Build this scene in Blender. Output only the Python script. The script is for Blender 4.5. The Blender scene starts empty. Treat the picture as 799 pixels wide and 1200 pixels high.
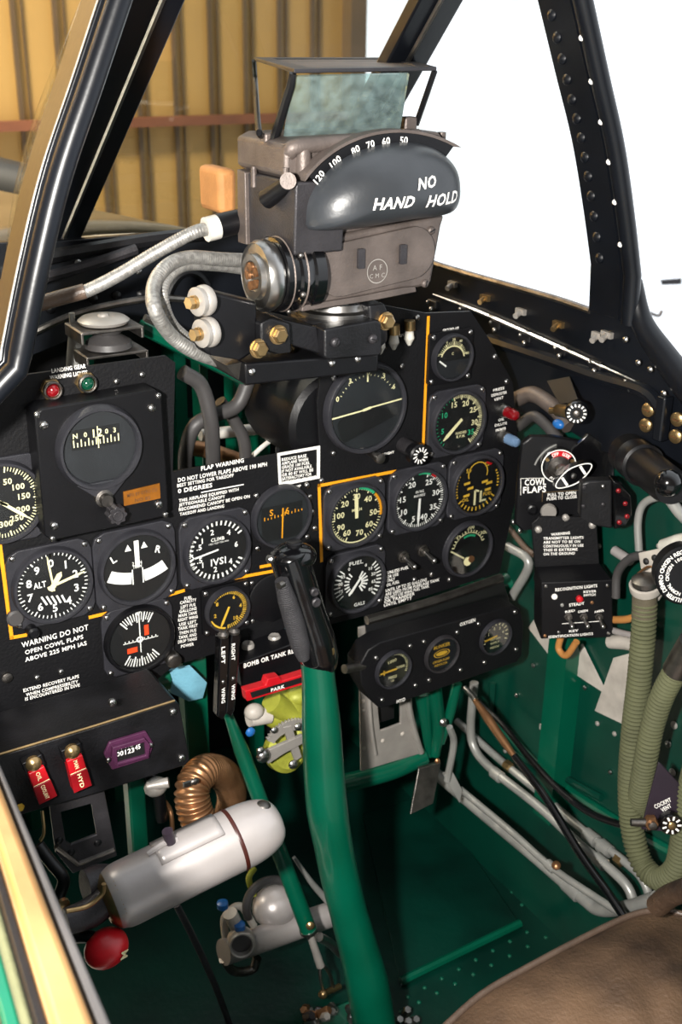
import bpy, bmesh, math, random
from mathutils import Vector, Matrix
from mathutils.geometry import tessellate_polygon
from mathutils.bvhtree import BVHTree
random.seed(4)
PI = math.pi
SC = bpy.context.scene
COL = SC.collection
# ---------------------------------------------------------------- camera
F_PX, PITCH, YAW, ROLL = 1348.26, 0.401367, 0.545345, 0.0136532
CAM = Vector((-.57, -1.041, 1.2))
fw = Vector((math.sin(YAW)*math.cos(PITCH), math.cos(YAW)*math.cos(PITCH), -math.sin(PITCH)))
r0 = Vector((math.cos(YAW), -math.sin(YAW), 0)); u0 = r0.cross(fw)
RT = r0*math.cos(ROLL)+u0*math.sin(ROLL); UP = -r0*math.sin(ROLL)+u0*math.cos(ROLL)
cd = bpy.data.cameras.new('camera'); cam = bpy.data.objects.new('camera', cd); COL.objects.link(cam)
cd.sensor_fit = 'VERTICAL'; cd.sensor_height = 36; cd.sensor_width = 24; cd.lens = F_PX/1200*36
cd.clip_start = .02; cd.clip_end = 300
mw = Matrix((RT, UP, -fw)).transposed().to_4x4(); mw.translation = CAM
cam.matrix_world = mw
cd.dof.use_dof = True; cd.dof.focus_distance = 1.03; cd.dof.aperture_fstop = 13
SC.camera = cam
# ---------------------------------------------------------------- light
SC.view_settings.view_transform = 'Standard'; SC.view_settings.look = 'None'
SC.view_settings.gamma = 1; SC.view_settings.use_curve_mapping = False; SC.view_settings.exposure = 0.0
SC.render.film_transparent = False
SC.cycles.max_bounces = 8; SC.cycles.transparent_max_bounces = 12
SC.cycles.sample_clamp_indirect = 4
W = bpy.data.worlds.new('world'); SC.world = W; W.use_nodes = True
nt = W.node_tree; nt.nodes.clear()
wo = nt.nodes.new('ShaderNodeOutputWorld'); bg = nt.nodes.new('ShaderNodeBackground')
tc = nt.nodes.new('ShaderNodeTexCoord'); dp = nt.nodes.new('ShaderNodeVectorMath'); dp.operation = 'DOT_PRODUCT'
dp.inputs[1].default_value = Vector((.85, .45, .25)).normalized()
mr = nt.nodes.new('ShaderNodeMapRange'); mr.inputs[1].default_value = -.25; mr.inputs[2].default_value = .35
mx = nt.nodes.new('ShaderNodeMix'); mx.data_type = 'RGBA'
mx.inputs[6].default_value = (.16, .14, .12, 1); mx.inputs[7].default_value = (1.35, 1.42, 1.5, 1)
nt.links.new(tc.outputs['Generated'], dp.inputs[0]); nt.links.new(dp.outputs['Value'], mr.inputs[0])
nt.links.new(mr.outputs[0], mx.inputs[0]); nt.links.new(mx.outputs[2], bg.inputs[0]); nt.links.new(bg.outputs[0], wo.inputs[0])
fd = bpy.data.lights.new('camera_flash', 'AREA'); fd.shape = 'DISK'; fd.size = .05; fd.energy = 38; fd.color = (1, .96, .90)
fo = bpy.data.objects.new('camera_flash', fd); COL.objects.link(fo)     # the photographer's flash, left of the lens
fp_ = CAM-RT*.17+UP*.01; fm = Matrix((RT, UP, -fw)).transposed().to_4x4(); fm.translation = fp_; fo.matrix_world = fm
hl = bpy.data.lights.new('wall_fill_light', 'AREA'); hl.shape = 'RECTANGLE'; hl.size = 8; hl.size_y = 1; hl.energy = 4000; hl.color = (1, .9, .72)
ho = bpy.data.objects.new('wall_fill_light', hl); COL.objects.link(ho); ho.location = (-5, 5.2, 6.5)   # unseen fill lamp, added to brighten the hangar wall
ho.rotation_euler = Vector((0, .62, -.78)).to_track_quat('-Z', 'Y').to_euler()

# ---------------------------------------------------------------- pixel to place
def at(px, py, **k):
    d = (px-400)*RT+(600-py)*UP+F_PX*fw
    for i, a in enumerate('XYZ'):
        if a in k: return CAM+d*((k[a]-CAM[i])/d[i])
def m_px(P, n):                       # n photo pixels at point P in metres
    return n*(P-CAM).dot(fw)/F_PX
class Plane:                          # a flat face in the cockpit: origin, heading and tilt
    def __init__(s, o, yaw=0, tilt=0, roll=0):
        s.R = Matrix.Rotation(-yaw, 4, 'Z') @ Matrix.Rotation(PI/2-tilt, 4, 'X') @ Matrix.Rotation(roll, 4, 'Z')
        s.T = Matrix.Translation(o) @ s.R; s.o = Vector(o)
        s.n = (s.R @ Vector((0, 0, 1, 0))).to_3d(); s.I = s.T.inverted()
    def xy(s, px, py, z=0):
        d = (px-400)*RT+(600-py)*UP+F_PX*fw
        o = s.o+s.n*z
        p = CAM+d*((o-CAM).dot(s.n)/d.dot(s.n))
        q = s.I @ p; return Vector((q.x, q.y, z))
    def pl(s, pts, z=0): return [tuple(s.xy(x, y, z)[:2]) for x, y in pts]
    def w(s, px, py, z=0): return s.T @ s.xy(px, py, z)

# ---------------------------------------------------------------- materials
def lin(h):
    v = [int(h[i:i+2], 16)/255 for i in (0, 2, 4)]
    return tuple(c/12.92 if c <= .04045 else ((c+.055)/1.055)**2.4 for c in v)+(1,)
MATS = {}
def mat(name, hexc, rough=.5, metal=0, var=.25, scale=40, bump=.15, spec=.5, hex2=None, coat=0, bscale=None):
    m = bpy.data.materials.new(name); m.use_nodes = True; n = m.node_tree; b = n.nodes['Principled BSDF']
    c = lin(hexc); c2 = lin(hex2) if hex2 else tuple(x*(1-var) for x in c[:3])+(1,)
    t = n.nodes.new('ShaderNodeTexCoord'); no = n.nodes.new('ShaderNodeTexNoise'); no.inputs['Scale'].default_value = scale
    no.inputs['Detail'].default_value = 5; n.links.new(t.outputs['Object'], no.inputs['Vector'])
    cr = n.nodes.new('ShaderNodeValToRGB'); cr.color_ramp.elements[0].position = .35; cr.color_ramp.elements[1].position = .65
    cr.color_ramp.elements[0].color = c2; cr.color_ramp.elements[1].color = c
    n.links.new(no.outputs['Fac'], cr.inputs[0]); n.links.new(cr.outputs[0], b.inputs['Base Color'])
    b.inputs['Roughness'].default_value = rough; b.inputs['Metallic'].default_value = metal
    b.inputs['Specular IOR Level'].default_value = spec; b.inputs['Coat Weight'].default_value = coat
    if bump:
        n2 = n.nodes.new('ShaderNodeTexNoise'); n2.inputs['Scale'].default_value = bscale or scale*12; n2.inputs['Detail'].default_value = 3
        n.links.new(t.outputs['Object'], n2.inputs['Vector'])
        bp = n.nodes.new('ShaderNodeBump'); bp.inputs['Strength'].default_value = bump; bp.inputs['Distance'].default_value = .002
        n.links.new(n2.outputs['Fac'], bp.inputs['Height']); n.links.new(bp.outputs[0], b.inputs['Normal'])
    MATS[name] = m; return m
mat('panel_black', '0b0b0e', .55, bump=.25, scale=25, spec=.3)
mat('satin_black', '0b0b0e', .40, bump=.08, scale=30, spec=.35)
mat('gloss_black', '0a0a0c', .16, bump=0, scale=30, coat=.4)
mat('frame_black', '0e1117', .34, bump=.05, scale=12, var=.4, spec=.4)
mat('worn_black', '151518', .42, bump=.2, scale=30, hex2='09090b', spec=.4)
mat('crackle_grey', '2b2a2d', .6, bump=.5, scale=60, bscale=900)
mat('bezel', '29292e', .42, bump=.2, scale=50, spec=.5)
mat('dial_black', '08080a', .6, bump=0)
mat('dial_grey', '1c1e22', .6, bump=0)
mat('white', 'f2f0ea', .6, var=.05, bump=0)
mat('cream', 'efe6b4', .6, var=.08, bump=0)
mat('lume_yellow', 'e8b93c', .6, var=.15, bump=0)
mat('yellow', 'e79a12', .55, var=.15, bump=0)
mat('green_mark', '2bb07c', .6, bump=0)
mat('red', 'c0141f', .35, var=.3, bump=.05)
mat('dark_red_brown', '3a140d', .4, bump=0)
mat('red_dark', '8c0f18', .35, var=.3, bump=.05)
mat('orange_red', 'f4481c', .5, bump=0)
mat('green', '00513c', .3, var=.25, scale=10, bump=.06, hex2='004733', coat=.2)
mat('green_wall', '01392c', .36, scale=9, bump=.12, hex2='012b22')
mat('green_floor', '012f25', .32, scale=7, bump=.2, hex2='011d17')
mat('steel', 'b9b7b4', .28, 1, bump=.05, scale=60)
mat('worn_steel', '8d8883', .4, 1, bump=.15, scale=50, var=.5)
mat('alloy', 'a8a39d', .42, .4, bump=.1, scale=30, var=.2)
mat('silver_paint', 'aaa4a2', .34, .35, bump=.03, scale=18, var=.12)
mat('pipe_grey', '9c9c98', .38, .35, bump=.06, scale=25, var=.25)
mat('cast_grey', '6a605b', .5, .45, bump=.25, scale=35, var=.35)
mat('dark_cast', '39373a', .45, .4, bump=.25, scale=45, var=.3)
mat('pad_rubber', '33363a', .34, bump=.06, scale=22, var=.25)
mat('brass', 'b09468', .3, .9, bump=.05, scale=60)
mat('copper', 'a07552', .36, .8, bump=.1, scale=40)
mat('brass_plate', 'b8742a', .4, .7, bump=.1, scale=80)
mat('braid', 'aaa8a4', .42, .6, bump=.0, scale=200, var=.4)
mat('rubber', '403e3e', .5, bump=.1, scale=20)
mat('purple_black', '251c27', .4, bump=.1)
mat('purple', '4a2440', .35, bump=.05)
mat('olive', '55573c', .8, bump=.3, scale=30, var=.2)
mat('olive_dark', '57503f', .8, bump=.4, scale=60)
mat('leather', '6e5642', .42, bump=.6, scale=7, hex2='211916', bscale=220)  # tan highlights put into the colour as noise patches
mat('leather_edge', '5a4a3f', .4, bump=.3, scale=40)
mat('tan_pad', 'b98049', .7, bump=.2, scale=30)
mat('wood_tan', 'b27a3f', .6, bump=.2, scale=20)
mat('gold_rail', 'bd9362', .3, .6, bump=.06, scale=14, var=.35)
mat('blue_cloth', '6fa9bf', .8, bump=.3, scale=30)
mat('blue', '1f62a8', .35, bump=0)
mat('zinc_green', 'a3a63a', .5, .2, bump=.25, scale=40, var=.35)
mat('cable_white', 'cfccc4', .5, bump=.05)
mat('white_panel', 'b5aea5', .5, bump=.1)
mat('red_glass', '7a0c14', .12, bump=0, coat=1); mat('green_glass', '063f2c', .12, bump=0, coat=1)
mat('blue_glass', '6b87a8', .12, bump=0, coat=1); mat('bulb_glass', 'c9c6bc', .1, bump=0, coat=1)
mat('concrete', 'f8f8f5', .9, scale=1.2, bump=.1, var=.03)
mat('tan_wall', 'ad8a4e', .55, scale=.8, bump=0, var=.12)
mat('tan_rib', '5d4a31', .6, scale=2, bump=0)
mat('girt', '7b4a30', .6, scale=3, bump=0)
mat('cowling_reflection', '8d7a58', .3, .2, scale=2, bump=0, var=.5)  # tan reflection of the hangar put into the cowling's base colour
mat('plane_white', 'd0d2d4', .4, bump=0); mat('olive_glare', '23231f', .5, scale=5, bump=0)
def glass(name, tint, gl=.06, rough=.02, ior=1.45, dirt=0):
    m = bpy.data.materials.new(name); m.use_nodes = True; n = m.node_tree; n.nodes.clear()
    o = n.nodes.new('ShaderNodeOutputMaterial'); t = n.nodes.new('ShaderNodeBsdfTransparent'); t.inputs[0].default_value = tint
    g = n.nodes.new('ShaderNodeBsdfGlossy'); g.inputs['Roughness'].default_value = rough
    fr = n.nodes.new('ShaderNodeFresnel'); fr.inputs[0].default_value = ior
    mu = n.nodes.new('ShaderNodeMath'); mu.operation = 'MULTIPLY'; mu.inputs[1].default_value = gl/.04
    n.links.new(fr.outputs[0], mu.inputs[0])
    mix = n.nodes.new('ShaderNodeMixShader'); n.links.new(mu.outputs[0], mix.inputs[0])
    n.links.new(t.outputs[0], mix.inputs[1]); n.links.new(g.outputs[0], mix.inputs[2]); last = mix
    if dirt:
        d = n.nodes.new('ShaderNodeBsdfDiffuse'); d.inputs[0].default_value = (.55, .75, .75, 1)
        no = n.nodes.new('ShaderNodeTexNoise'); no.inputs['Scale'].default_value = 90; no.inputs['Detail'].default_value = 8
        tx = n.nodes.new('ShaderNodeTexCoord'); n.links.new(tx.outputs['Object'], no.inputs['Vector'])
        mr_ = n.nodes.new('ShaderNodeMapRange'); mr_.inputs[1].default_value = .35; mr_.inputs[2].default_value = .75
        mr_.inputs[3].default_value = dirt*.4; mr_.inputs[4].default_value = dirt; n.links.new(no.outputs['Fac'], mr_.inputs[0])
        m2 = n.nodes.new('ShaderNodeMixShader'); n.links.new(mr_.outputs[0], m2.inputs[0])
        n.links.new(mix.outputs[0], m2.inputs[1]); n.links.new(d.outputs[0], m2.inputs[2]); last = m2
    n.links.new(last.outputs[0], o.inputs[0]); MATS[name] = m
glass('gauge_glass', (.97, .98, .98, 1), .012, .05)
glass('window_glass', (.97, .98, .96, 1), .008, .02, dirt=.002)
glass('reflector_glass', (.80, .93, .92, 1), .05, .02, dirt=.22)

# ---------------------------------------------------------------- mesh builder
_glyph = {}
def glyphs(s, bold):
    k = (s, bold)
    if k not in _glyph:
        c = bpy.data.curves.new('t', 'FONT'); c.body = s; c.size = 1; c.resolution_u = 2; c.offset = .018*bold
        c.space_character = 1.08
        o = bpy.data.objects.new('t', c); COL.objects.link(o)
        dg = bpy.context.evaluated_depsgraph_get(); me = bpy.data.meshes.new_from_object(o.evaluated_get(dg))
        V = [v.co.copy() for v in me.vertices]; Fc = [tuple(p.vertices) for p in me.polygons]
        bpy.data.objects.remove(o); bpy.data.curves.remove(c); bpy.data.meshes.remove(me)
        _glyph[k] = (V, Fc)
    return _glyph[k]
def crom(P, n=8):
    P = [Vector(p) for p in P]
    if len(P) < 3: return P
    Q = [P[0]*2-P[1]]+P+[P[-1]*2-P[-2]]; out = []
    for i in range(1, len(Q)-2):
        a, b, c, d = Q[i-1:i+3]
        for k in range(n):
            t = k/n
            out.append(.5*((2*b)+(c-a)*t+(2*a-5*b+4*c-d)*t*t+(3*b-a-3*c+d)*t**3))
    out.append(P[-1]); return out
class MB:
    def __init__(s, T=None): s.v = []; s.f = []; s.T = T.T if isinstance(T, Plane) else (T or Matrix())
    def add(s, V, Fc, M=None):
        o = len(s.v); M = s.T @ M if M else s.T
        s.v += [M @ Vector(p) for p in V]; s.f += [tuple(i+o for i in f) for f in Fc]; return s
    def box(s, c, d, M=None):
        x, y, z = (k/2 for k in d)
        V = [(c[0]+i*x, c[1]+j*y, c[2]+k*z) for i in (-1, 1) for j in (-1, 1) for k in (-1, 1)]
        return s.add(V, [(0, 1, 3, 2), (4, 6, 7, 5), (0, 4, 5, 1), (2, 3, 7, 6), (0, 2, 6, 4), (1, 5, 7, 3)], M)
    def hexa(s, a, b):                # two quads joined
        V = list(a)+list(b); return s.add(V, [(3, 2, 1, 0), (4, 5, 6, 7)]+[(i, (i+1) % 4, 4+(i+1) % 4, 4+i) for i in range(4)])
    def prism(s, poly, z0, z1, holes=()):
        loops = [[Vector((p[0], p[1], 0)) for p in L] for L in [poly]+list(holes)]
        flat = [p for L in loops for p in L]; n = len(flat)
        tri = tessellate_polygon(loops)
        V = [(p.x, p.y, z0) for p in flat]+[(p.x, p.y, z1) for p in flat]
        Fc = []
        for t in tri:
            a, b, c = (flat[i] for i in t)
            if (b-a).cross(c-a).z < 0: t = t[::-1]
            Fc.append(tuple(i+n for i in t)); Fc.append(tuple(t[::-1]))
        o = 0
        for L in loops:
            k = len(L)
            for i in range(k): Fc.append((o+i, o+(i+1) % k, n+o+(i+1) % k, n+o+i))
            o += k
        return s.add(V, Fc)
    def lathe(s, prof, n=32, M=None, cap=True):   # prof: (r, z) about local z
        V = []; Fc = []
        for r, z in prof:
            V += [(r*math.cos(2*PI*i/n), r*math.sin(2*PI*i/n), z) for i in range(n)]
        for k in range(len(prof)-1):
            for i in range(n):
                j = (i+1) % n; Fc.append((k*n+i, k*n+j, (k+1)*n+j, (k+1)*n+i))
        if cap:
            if prof[0][0] > 1e-6: Fc.append(tuple(range(n))[::-1])
            if prof[-1][0] > 1e-6: Fc.append(tuple((len(prof)-1)*n+i for i in range(n)))
        return s.add(V, Fc, M)
    def tube(s, P, r, n=12, sm=8, ridge=None, caps=True):
        P = [Vector(p) for p in P]; rr = r if isinstance(r, (list, tuple)) else [r]*len(P)
        if sm and len(P) > 2:
            Q = crom(P, sm); R = []
            for i in range(len(Q)):
                t = i/sm; k = min(int(t), len(rr)-2); R.append(rr[k]+(rr[k+1]-rr[k])*(t-k))
        else: Q, R = P, rr
        if ridge:                     # ridge = (pitch, amplitude): ribbed hose
            L = [0]
            for a, b in zip(Q, Q[1:]): L.append(L[-1]+(b-a).length)
            N = int(L[-1]/ridge[0])*6; q2 = []; r2 = []; k = 0
            for i in range(N+1):
                d = L[-1]*i/N
                while k < len(L)-2 and L[k+1] < d: k += 1
                t = (d-L[k])/max(L[k+1]-L[k], 1e-9); q2.append(Q[k].lerp(Q[k+1], t))
                r2.append(R[k]+(R[k+1]-R[k])*t+ridge[1]*(abs(math.sin(PI*d/ridge[0]))-.5))
            Q, R = q2, r2
        V = []; Fc = []; nrm = None
        for i, p in enumerate(Q):
            t = (Q[min(i+1, len(Q)-1)]-Q[max(i-1, 0)]).normalized()
            if nrm is None: nrm = t.orthogonal().normalized()
            nrm = (nrm-t*nrm.dot(t)).normalized(); bi = t.cross(nrm)
            V += [p+R[i]*(math.cos(2*PI*k/n)*nrm+math.sin(2*PI*k/n)*bi) for k in range(n)]
        for i in range(len(Q)-1):
            for k in range(n):
                j = (k+1) % n; Fc.append((i*n+k, i*n+j, (i+1)*n+j, (i+1)*n+k))
        if caps: Fc += [tuple(range(n))[::-1], tuple((len(Q)-1)*n+k for k in range(n))]
        return s.add(V, Fc)
    def cyl(s, a, b, r, r1=None, n=20): return s.tube([a, b], [r, r if r1 is None else r1], n, 0)
    def axial(s, a, b, prof, n=32):   # lathe along a->b; prof (r, t) with t in metres from a
        a = Vector(a); d = (Vector(b)-a).normalized(); q = d.to_track_quat('Z', 'Y').to_matrix().to_4x4(); q.translation = a
        return s.lathe(prof, n, q)
    def ball(s, c, r, n=14, M=None):
        r = r if isinstance(r, (tuple, list)) else (r, r, r)
        m = (M or Matrix()) @ Matrix.Translation(c) @ Matrix.Diagonal((r[0], r[1], r[2], 1))
        return s.lathe([(max(math.sin(PI*i/n), 1e-5), -math.cos(PI*i/n)) for i in range(n+1)], 2*n, m, False)
    def dome(s, poly, depth, z0=0, steps=9, pw=.5, back=.004):    # pillow rising from an outline
        c = Vector((sum(p[0] for p in poly)/len(poly), sum(p[1] for p in poly)/len(poly)))
        n = len(poly); V = [(p[0], p[1], z0-back) for p in poly]; Fc = [tuple(range(n))[::-1]]
        for k in range(steps+1):
            t = math.sin(PI/2*k/steps); q = max(1-t*t, 0)**pw if k < steps else .02
            V += [(c.x+(p[0]-c.x)*q, c.y+(p[1]-c.y)*q, z0+depth*t) for p in poly]
        for k in range(steps+1):
            for i in range(n):
                j = (i+1) % n; Fc.append((k*n+i, k*n+j, (k+1)*n+j, (k+1)*n+i))
        Fc.append(tuple((steps+1)*n+i for i in range(n)))
        return s.add(V, Fc)
    def text(s, t, x, y, h, w=None, al='C', z=0, rot=0, bold=1, shear=0):
        V, Fc = glyphs(t, bold)
        if not V: return s
        x0 = min(v.x for v in V); x1 = max(v.x for v in V); y0 = min(v.y for v in V); y1 = max(v.y for v in V)
        sy = h/max(y1-y0, .3) if len(t) < 2 else h/.72; sx = w/(x1-x0) if w else sy
        ox = {'C': (x0+x1)/2, 'L': x0, 'R': x1}[al]; ca, sa = math.cos(rot), math.sin(rot); o = []
        for v in V:
            a = (v.x-ox)*sx; b = (v.y-.36)*sy; a += shear*b
            o.append((x+a*ca-b*sa, y+a*sa+b*ca, z))
        return s.add(o, Fc)
    def quad(s, x0, y0, x1, y1, w, z, w2=None):    # a painted stroke
        d = Vector((x1-x0, y1-y0)); d.normalize(); n = Vector((-d.y, d.x)); w2 = w if w2 is None else w2
        return s.add([(x0+n.x*w/2, y0+n.y*w/2, z), (x0-n.x*w/2, y0-n.y*w/2, z), (x1-n.x*w2/2, y1-n.y*w2/2, z), (x1+n.x*w2/2, y1+n.y*w2/2, z)], [(0, 1, 2, 3)])
    def arc(s, x, y, ra, rb, a0, a1, z, n=24, sy=1):
        V = []; 
        for i in range(n+1):
            a = math.radians(a0+(a1-a0)*i/n)
            V += [(x+ra*math.cos(a), y+sy*ra*math.sin(a), z), (x+rb*math.cos(a), y+sy*rb*math.sin(a), z)]
        return s.add(V, [(2*i, 2*i+1, 2*i+3, 2*i+2) if a1 > a0 else (2*i, 2*i+2, 2*i+3, 2*i+1) for i in range(n)])
    def build(s, name, m, parent=None, label=None, bev=0, ang=38, kind=None, flat=False, sub=0):
        base = Vector(parent['_o']) if parent and '_o' in parent else Vector((0, 0, 0))
        me = bpy.data.meshes.new(name); me.from_pydata([v-base for v in s.v], [], s.f); me.validate()
        bm = bmesh.new(); bm.from_mesh(me); bmesh.ops.recalc_face_normals(bm, faces=bm.faces) if not flat else None
        bm.to_mesh(me); bm.free()
        me.materials.append(MATS[m]); me.shade_smooth(); me.set_sharp_from_angle(angle=math.radians(ang))
        o = bpy.data.objects.new(name, me); COL.objects.link(o)
        if parent: o.parent = parent; o['_o'] = parent['_o']
        else: o['_o'] = (0., 0., 0.)
        if bev:
            b = o.modifiers.new('bevel', 'BEVEL'); b.width = bev; b.segments = 2; b.limit_method = 'ANGLE'; b.angle_limit = math.radians(40)
            w = o.modifiers.new('wn', 'WEIGHTED_NORMAL'); w.keep_sharp = True
        if sub: q = o.modifiers.new('sub', 'SUBSURF'); q.levels = q.render_levels = sub
        if label: o['label'] = label
        if kind: o['kind'] = kind
        return o
def thing(name, label, cat, loc, group=None):
    o = bpy.data.objects.new(name, None); COL.objects.link(o); o.location = loc; o['_o'] = tuple(loc)
    o.empty_display_size = .02; o['label'] = label; o['category'] = cat
    if group: o['group'] = group
    return o
def tag(o, label, cat, group=None):
    o['label'] = label; o['category'] = cat
    if group: o['group'] = group
    return o
def copy_tree(o, parent=None, shift=Vector((0, 0, 0))):
    c = o.copy(); COL.objects.link(c); c.parent = parent
    if parent is None: c.location = Vector(o.location)+shift
    for ch in list(o.children): copy_tree(ch, c)
    return c
def rrect(x0, y0, x1, y1, r, n=5):
    out = []
    for cx, cy, a in ((x1-r, y1-r, 0), (x0+r, y1-r, 90), (x0+r, y0+r, 180), (x1-r, y0+r, 270)):
        out += [(cx+r*math.cos(math.radians(a+90*i/n)), cy+r*math.sin(math.radians(a+90*i/n))) for i in range(n+1)]
    return out
def circ(x, y, r, n=32, ry=None): return [(x+r*math.cos(2*PI*i/n), y+(ry or r)*math.sin(2*PI*i/n)) for i in range(n)]
def screw(pl, x, y, z, r, parent, m='steel', name='screw', label=None):
    b = MB(pl); M = Matrix.Translation((x, y, z))
    b.lathe([(r, -.001), (r, r*.3), (r*.8, r*.6), (r*.3, r*.78)], 12, M)
    a = random.random()*3
    o = b.build(name, m, parent, label)
    c = MB(pl); c.box((0, 0, r*.8), (r*1.5, r*.25, r*.12), M @ Matrix.Rotation(a, 4, 'Z')); c.build('slot', 'dial_black', o)
    return o
def rivet(P, n, r, parent, m='alloy', name='rivet'):
    b = MB(); q = Vector(n).to_track_quat('Z', 'Y').to_matrix().to_4x4(); q.translation = P
    b.lathe([(r, -.001), (r*.95, r*.15), (r*.6, r*.45), (r*.1, r*.6)], 10, q); return b.build(name, m, parent)
def line_text(pl, s, a, b, cap, mb, z=.0004, bold=1, shear=0):    # text whose base line runs between two photo points
    p, q = pl.xy(*a), pl.xy(*b); d = q-p; w = d.length
    c = (pl.xy(a[0], a[1]-cap)-p).length
    mb.text(s, p.x, p.y+c/2, c, w, 'L', z, math.atan2(d.y, d.x), bold, shear)
# ================================================================ the setting
def structure(o): o['kind'] = 'structure'; return o
b = MB(); b.box((-14.5, 0, -1.55), (31, 60, .1)); structure(b.build('floor', 'concrete'))
# hangar wall: sheeting with standing ribs
wy = 8.5; wx1 = at(404, 120, Y=wy).x
b = MB(); b.box(((wx1-9)/2, wy+.03, 2.2), (wx1+9, .05, 7.5)); hw = structure(b.build('wall_front', 'tan_wall'))
b = MB(); x = at(4, 100, Y=wy).x-4*.3
k = 0
while x < wx1-.05:
    b.box((x, wy-.012, 2.2), (.035, .03, 7.5)); b.box((x+.075, wy-.005, 2.2), (.012, .014, 7.5)); x += .33
ribs = b.build('rib', 'tan_rib', hw)
g0 = at(200, 141, Y=wy)
b = MB(); b.box(((wx1-9)/2, wy-.08, g0.z), (wx1+9, .1, .075)); structure(b.build('trim_1', 'girt'))
b = MB(); b.box((wx1+.05, wy-.05, 2.2), (.16, .2, 7.5)); structure(b.build('trim_2', 'tan_rib'))

# cockpit shell
XR, XL = .365, -.47
b = MB()
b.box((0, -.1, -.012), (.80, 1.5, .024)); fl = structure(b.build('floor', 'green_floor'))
b = MB()      # raised stiffener panel on the cockpit floor
FP = Plane((0, 0, 0)); 
q = [at(505, 930, Z=.0), at(425, 955, Z=0), at(470, 1158, Z=0), at(610, 1085, Z=0)]
q = [(p.x, p.y) for p in q]
b.prism(q, -.002, .004); b.build('stiffener_panel', 'green_floor', fl, bev=.002)
b = MB(); b.tube([at(470, 1150, Z=.006), at(610, 1082, Z=.006)], .006, 8, 0); b.build('stiffener_edge', 'green', fl)
for a, c, n in (((470, 1185), (640, 1098), 9), ((520, 940), (612, 1060), 9), ((478, 1168), (618, 1092), 8)):
    for i in range(n):
        t = i/(n-1); rivet(at(a[0]+(c[0]-a[0])*t, a[1]+(c[1]-a[1])*t, Z=.001), (0, 0, 1), .003, fl, 'green')
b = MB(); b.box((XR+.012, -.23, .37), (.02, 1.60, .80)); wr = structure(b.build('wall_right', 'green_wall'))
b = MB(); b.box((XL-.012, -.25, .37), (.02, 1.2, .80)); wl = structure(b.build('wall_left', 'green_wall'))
b = MB(); b.box((-.05, .56, .42), (.88, .02, .88)); fwl = structure(b.build('wall_front', 'worn_black'))
b = MB()
for x in (-.2, -.06, .08, .2, .31): b.box((x, .52, .42), (.018, .05, .84))
for z in (.3, .62, .84): b.box((0, .525, z), (.76, .04, .02))
b.build('stiffener', 'green', fwl)
# stringers, rivets and the blister pressed into the right side
b = MB()
b.tube([at(575, 835, X=XR), at(640, 905, X=XR), at(720, 960, X=XR), at(790, 1000, X=XR)], .007, 8); b.build('stringer', 'green', wr)
b = MB(); p0 = at(652, 728, X=XR); p1 = at(700, 728, X=XR)
b.box((XR-.012, (p0.y+p1.y)/2+.0, .45), (.03, .035, .5)); b.build('frame_rib', 'green', wr)
b = MB(); pts = [at(x, y, X=XR-.001) for x, y in ((622, 735), (652, 690), (680, 640), (738, 650), (742, 700), (738, 835), (712, 812), (650, 772))]
b.hexa(pts[:2]+[pts[6], pts[7]], [p-Vector((.004, 0, 0)) for p in pts[:2]+[pts[6], pts[7]]]); b.build('access_plate', 'white_panel', wr)
b = MB(); pts = [at(x, y, X=XR-.002) for x, y in ((700, 832), (722, 770), (740, 765), (738, 850))]
b.hexa(pts, [p-Vector((.004, 0, 0)) for p in pts]); b.build('access_plate', 'white_panel', wr)
b = MB(); b.tube([at(578, 800, X=XR-.002), at(578, 850, X=XR-.002), at(602, 882, X=XR-.002), at(650, 905, X=XR-.002), at(705, 935, X=XR-.002)], .005, 8)
b.build('stringer', 'green_wall', wr)
for x, y in ((685, 806), (655, 850), (668, 865), (700, 848), (640, 895), (790, 850), (783, 872), (605, 815), (592, 880), (625, 780), (715, 905), (610, 745), (660, 820), (770, 820), (788, 905), (702, 640), (735, 560), (772, 640), (720, 860)):
    rivet(at(x, y, X=XR), (-1, 0, 0), .0035+.0015*(x > 780), wr, 'steel' if x % 2 else 'alloy')
b = MB(); rv = at(642, 857, X=XR-.004); b.box(tuple(rv), (.004, .03, .008)); b.build('clip', 'alloy', wr)
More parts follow.
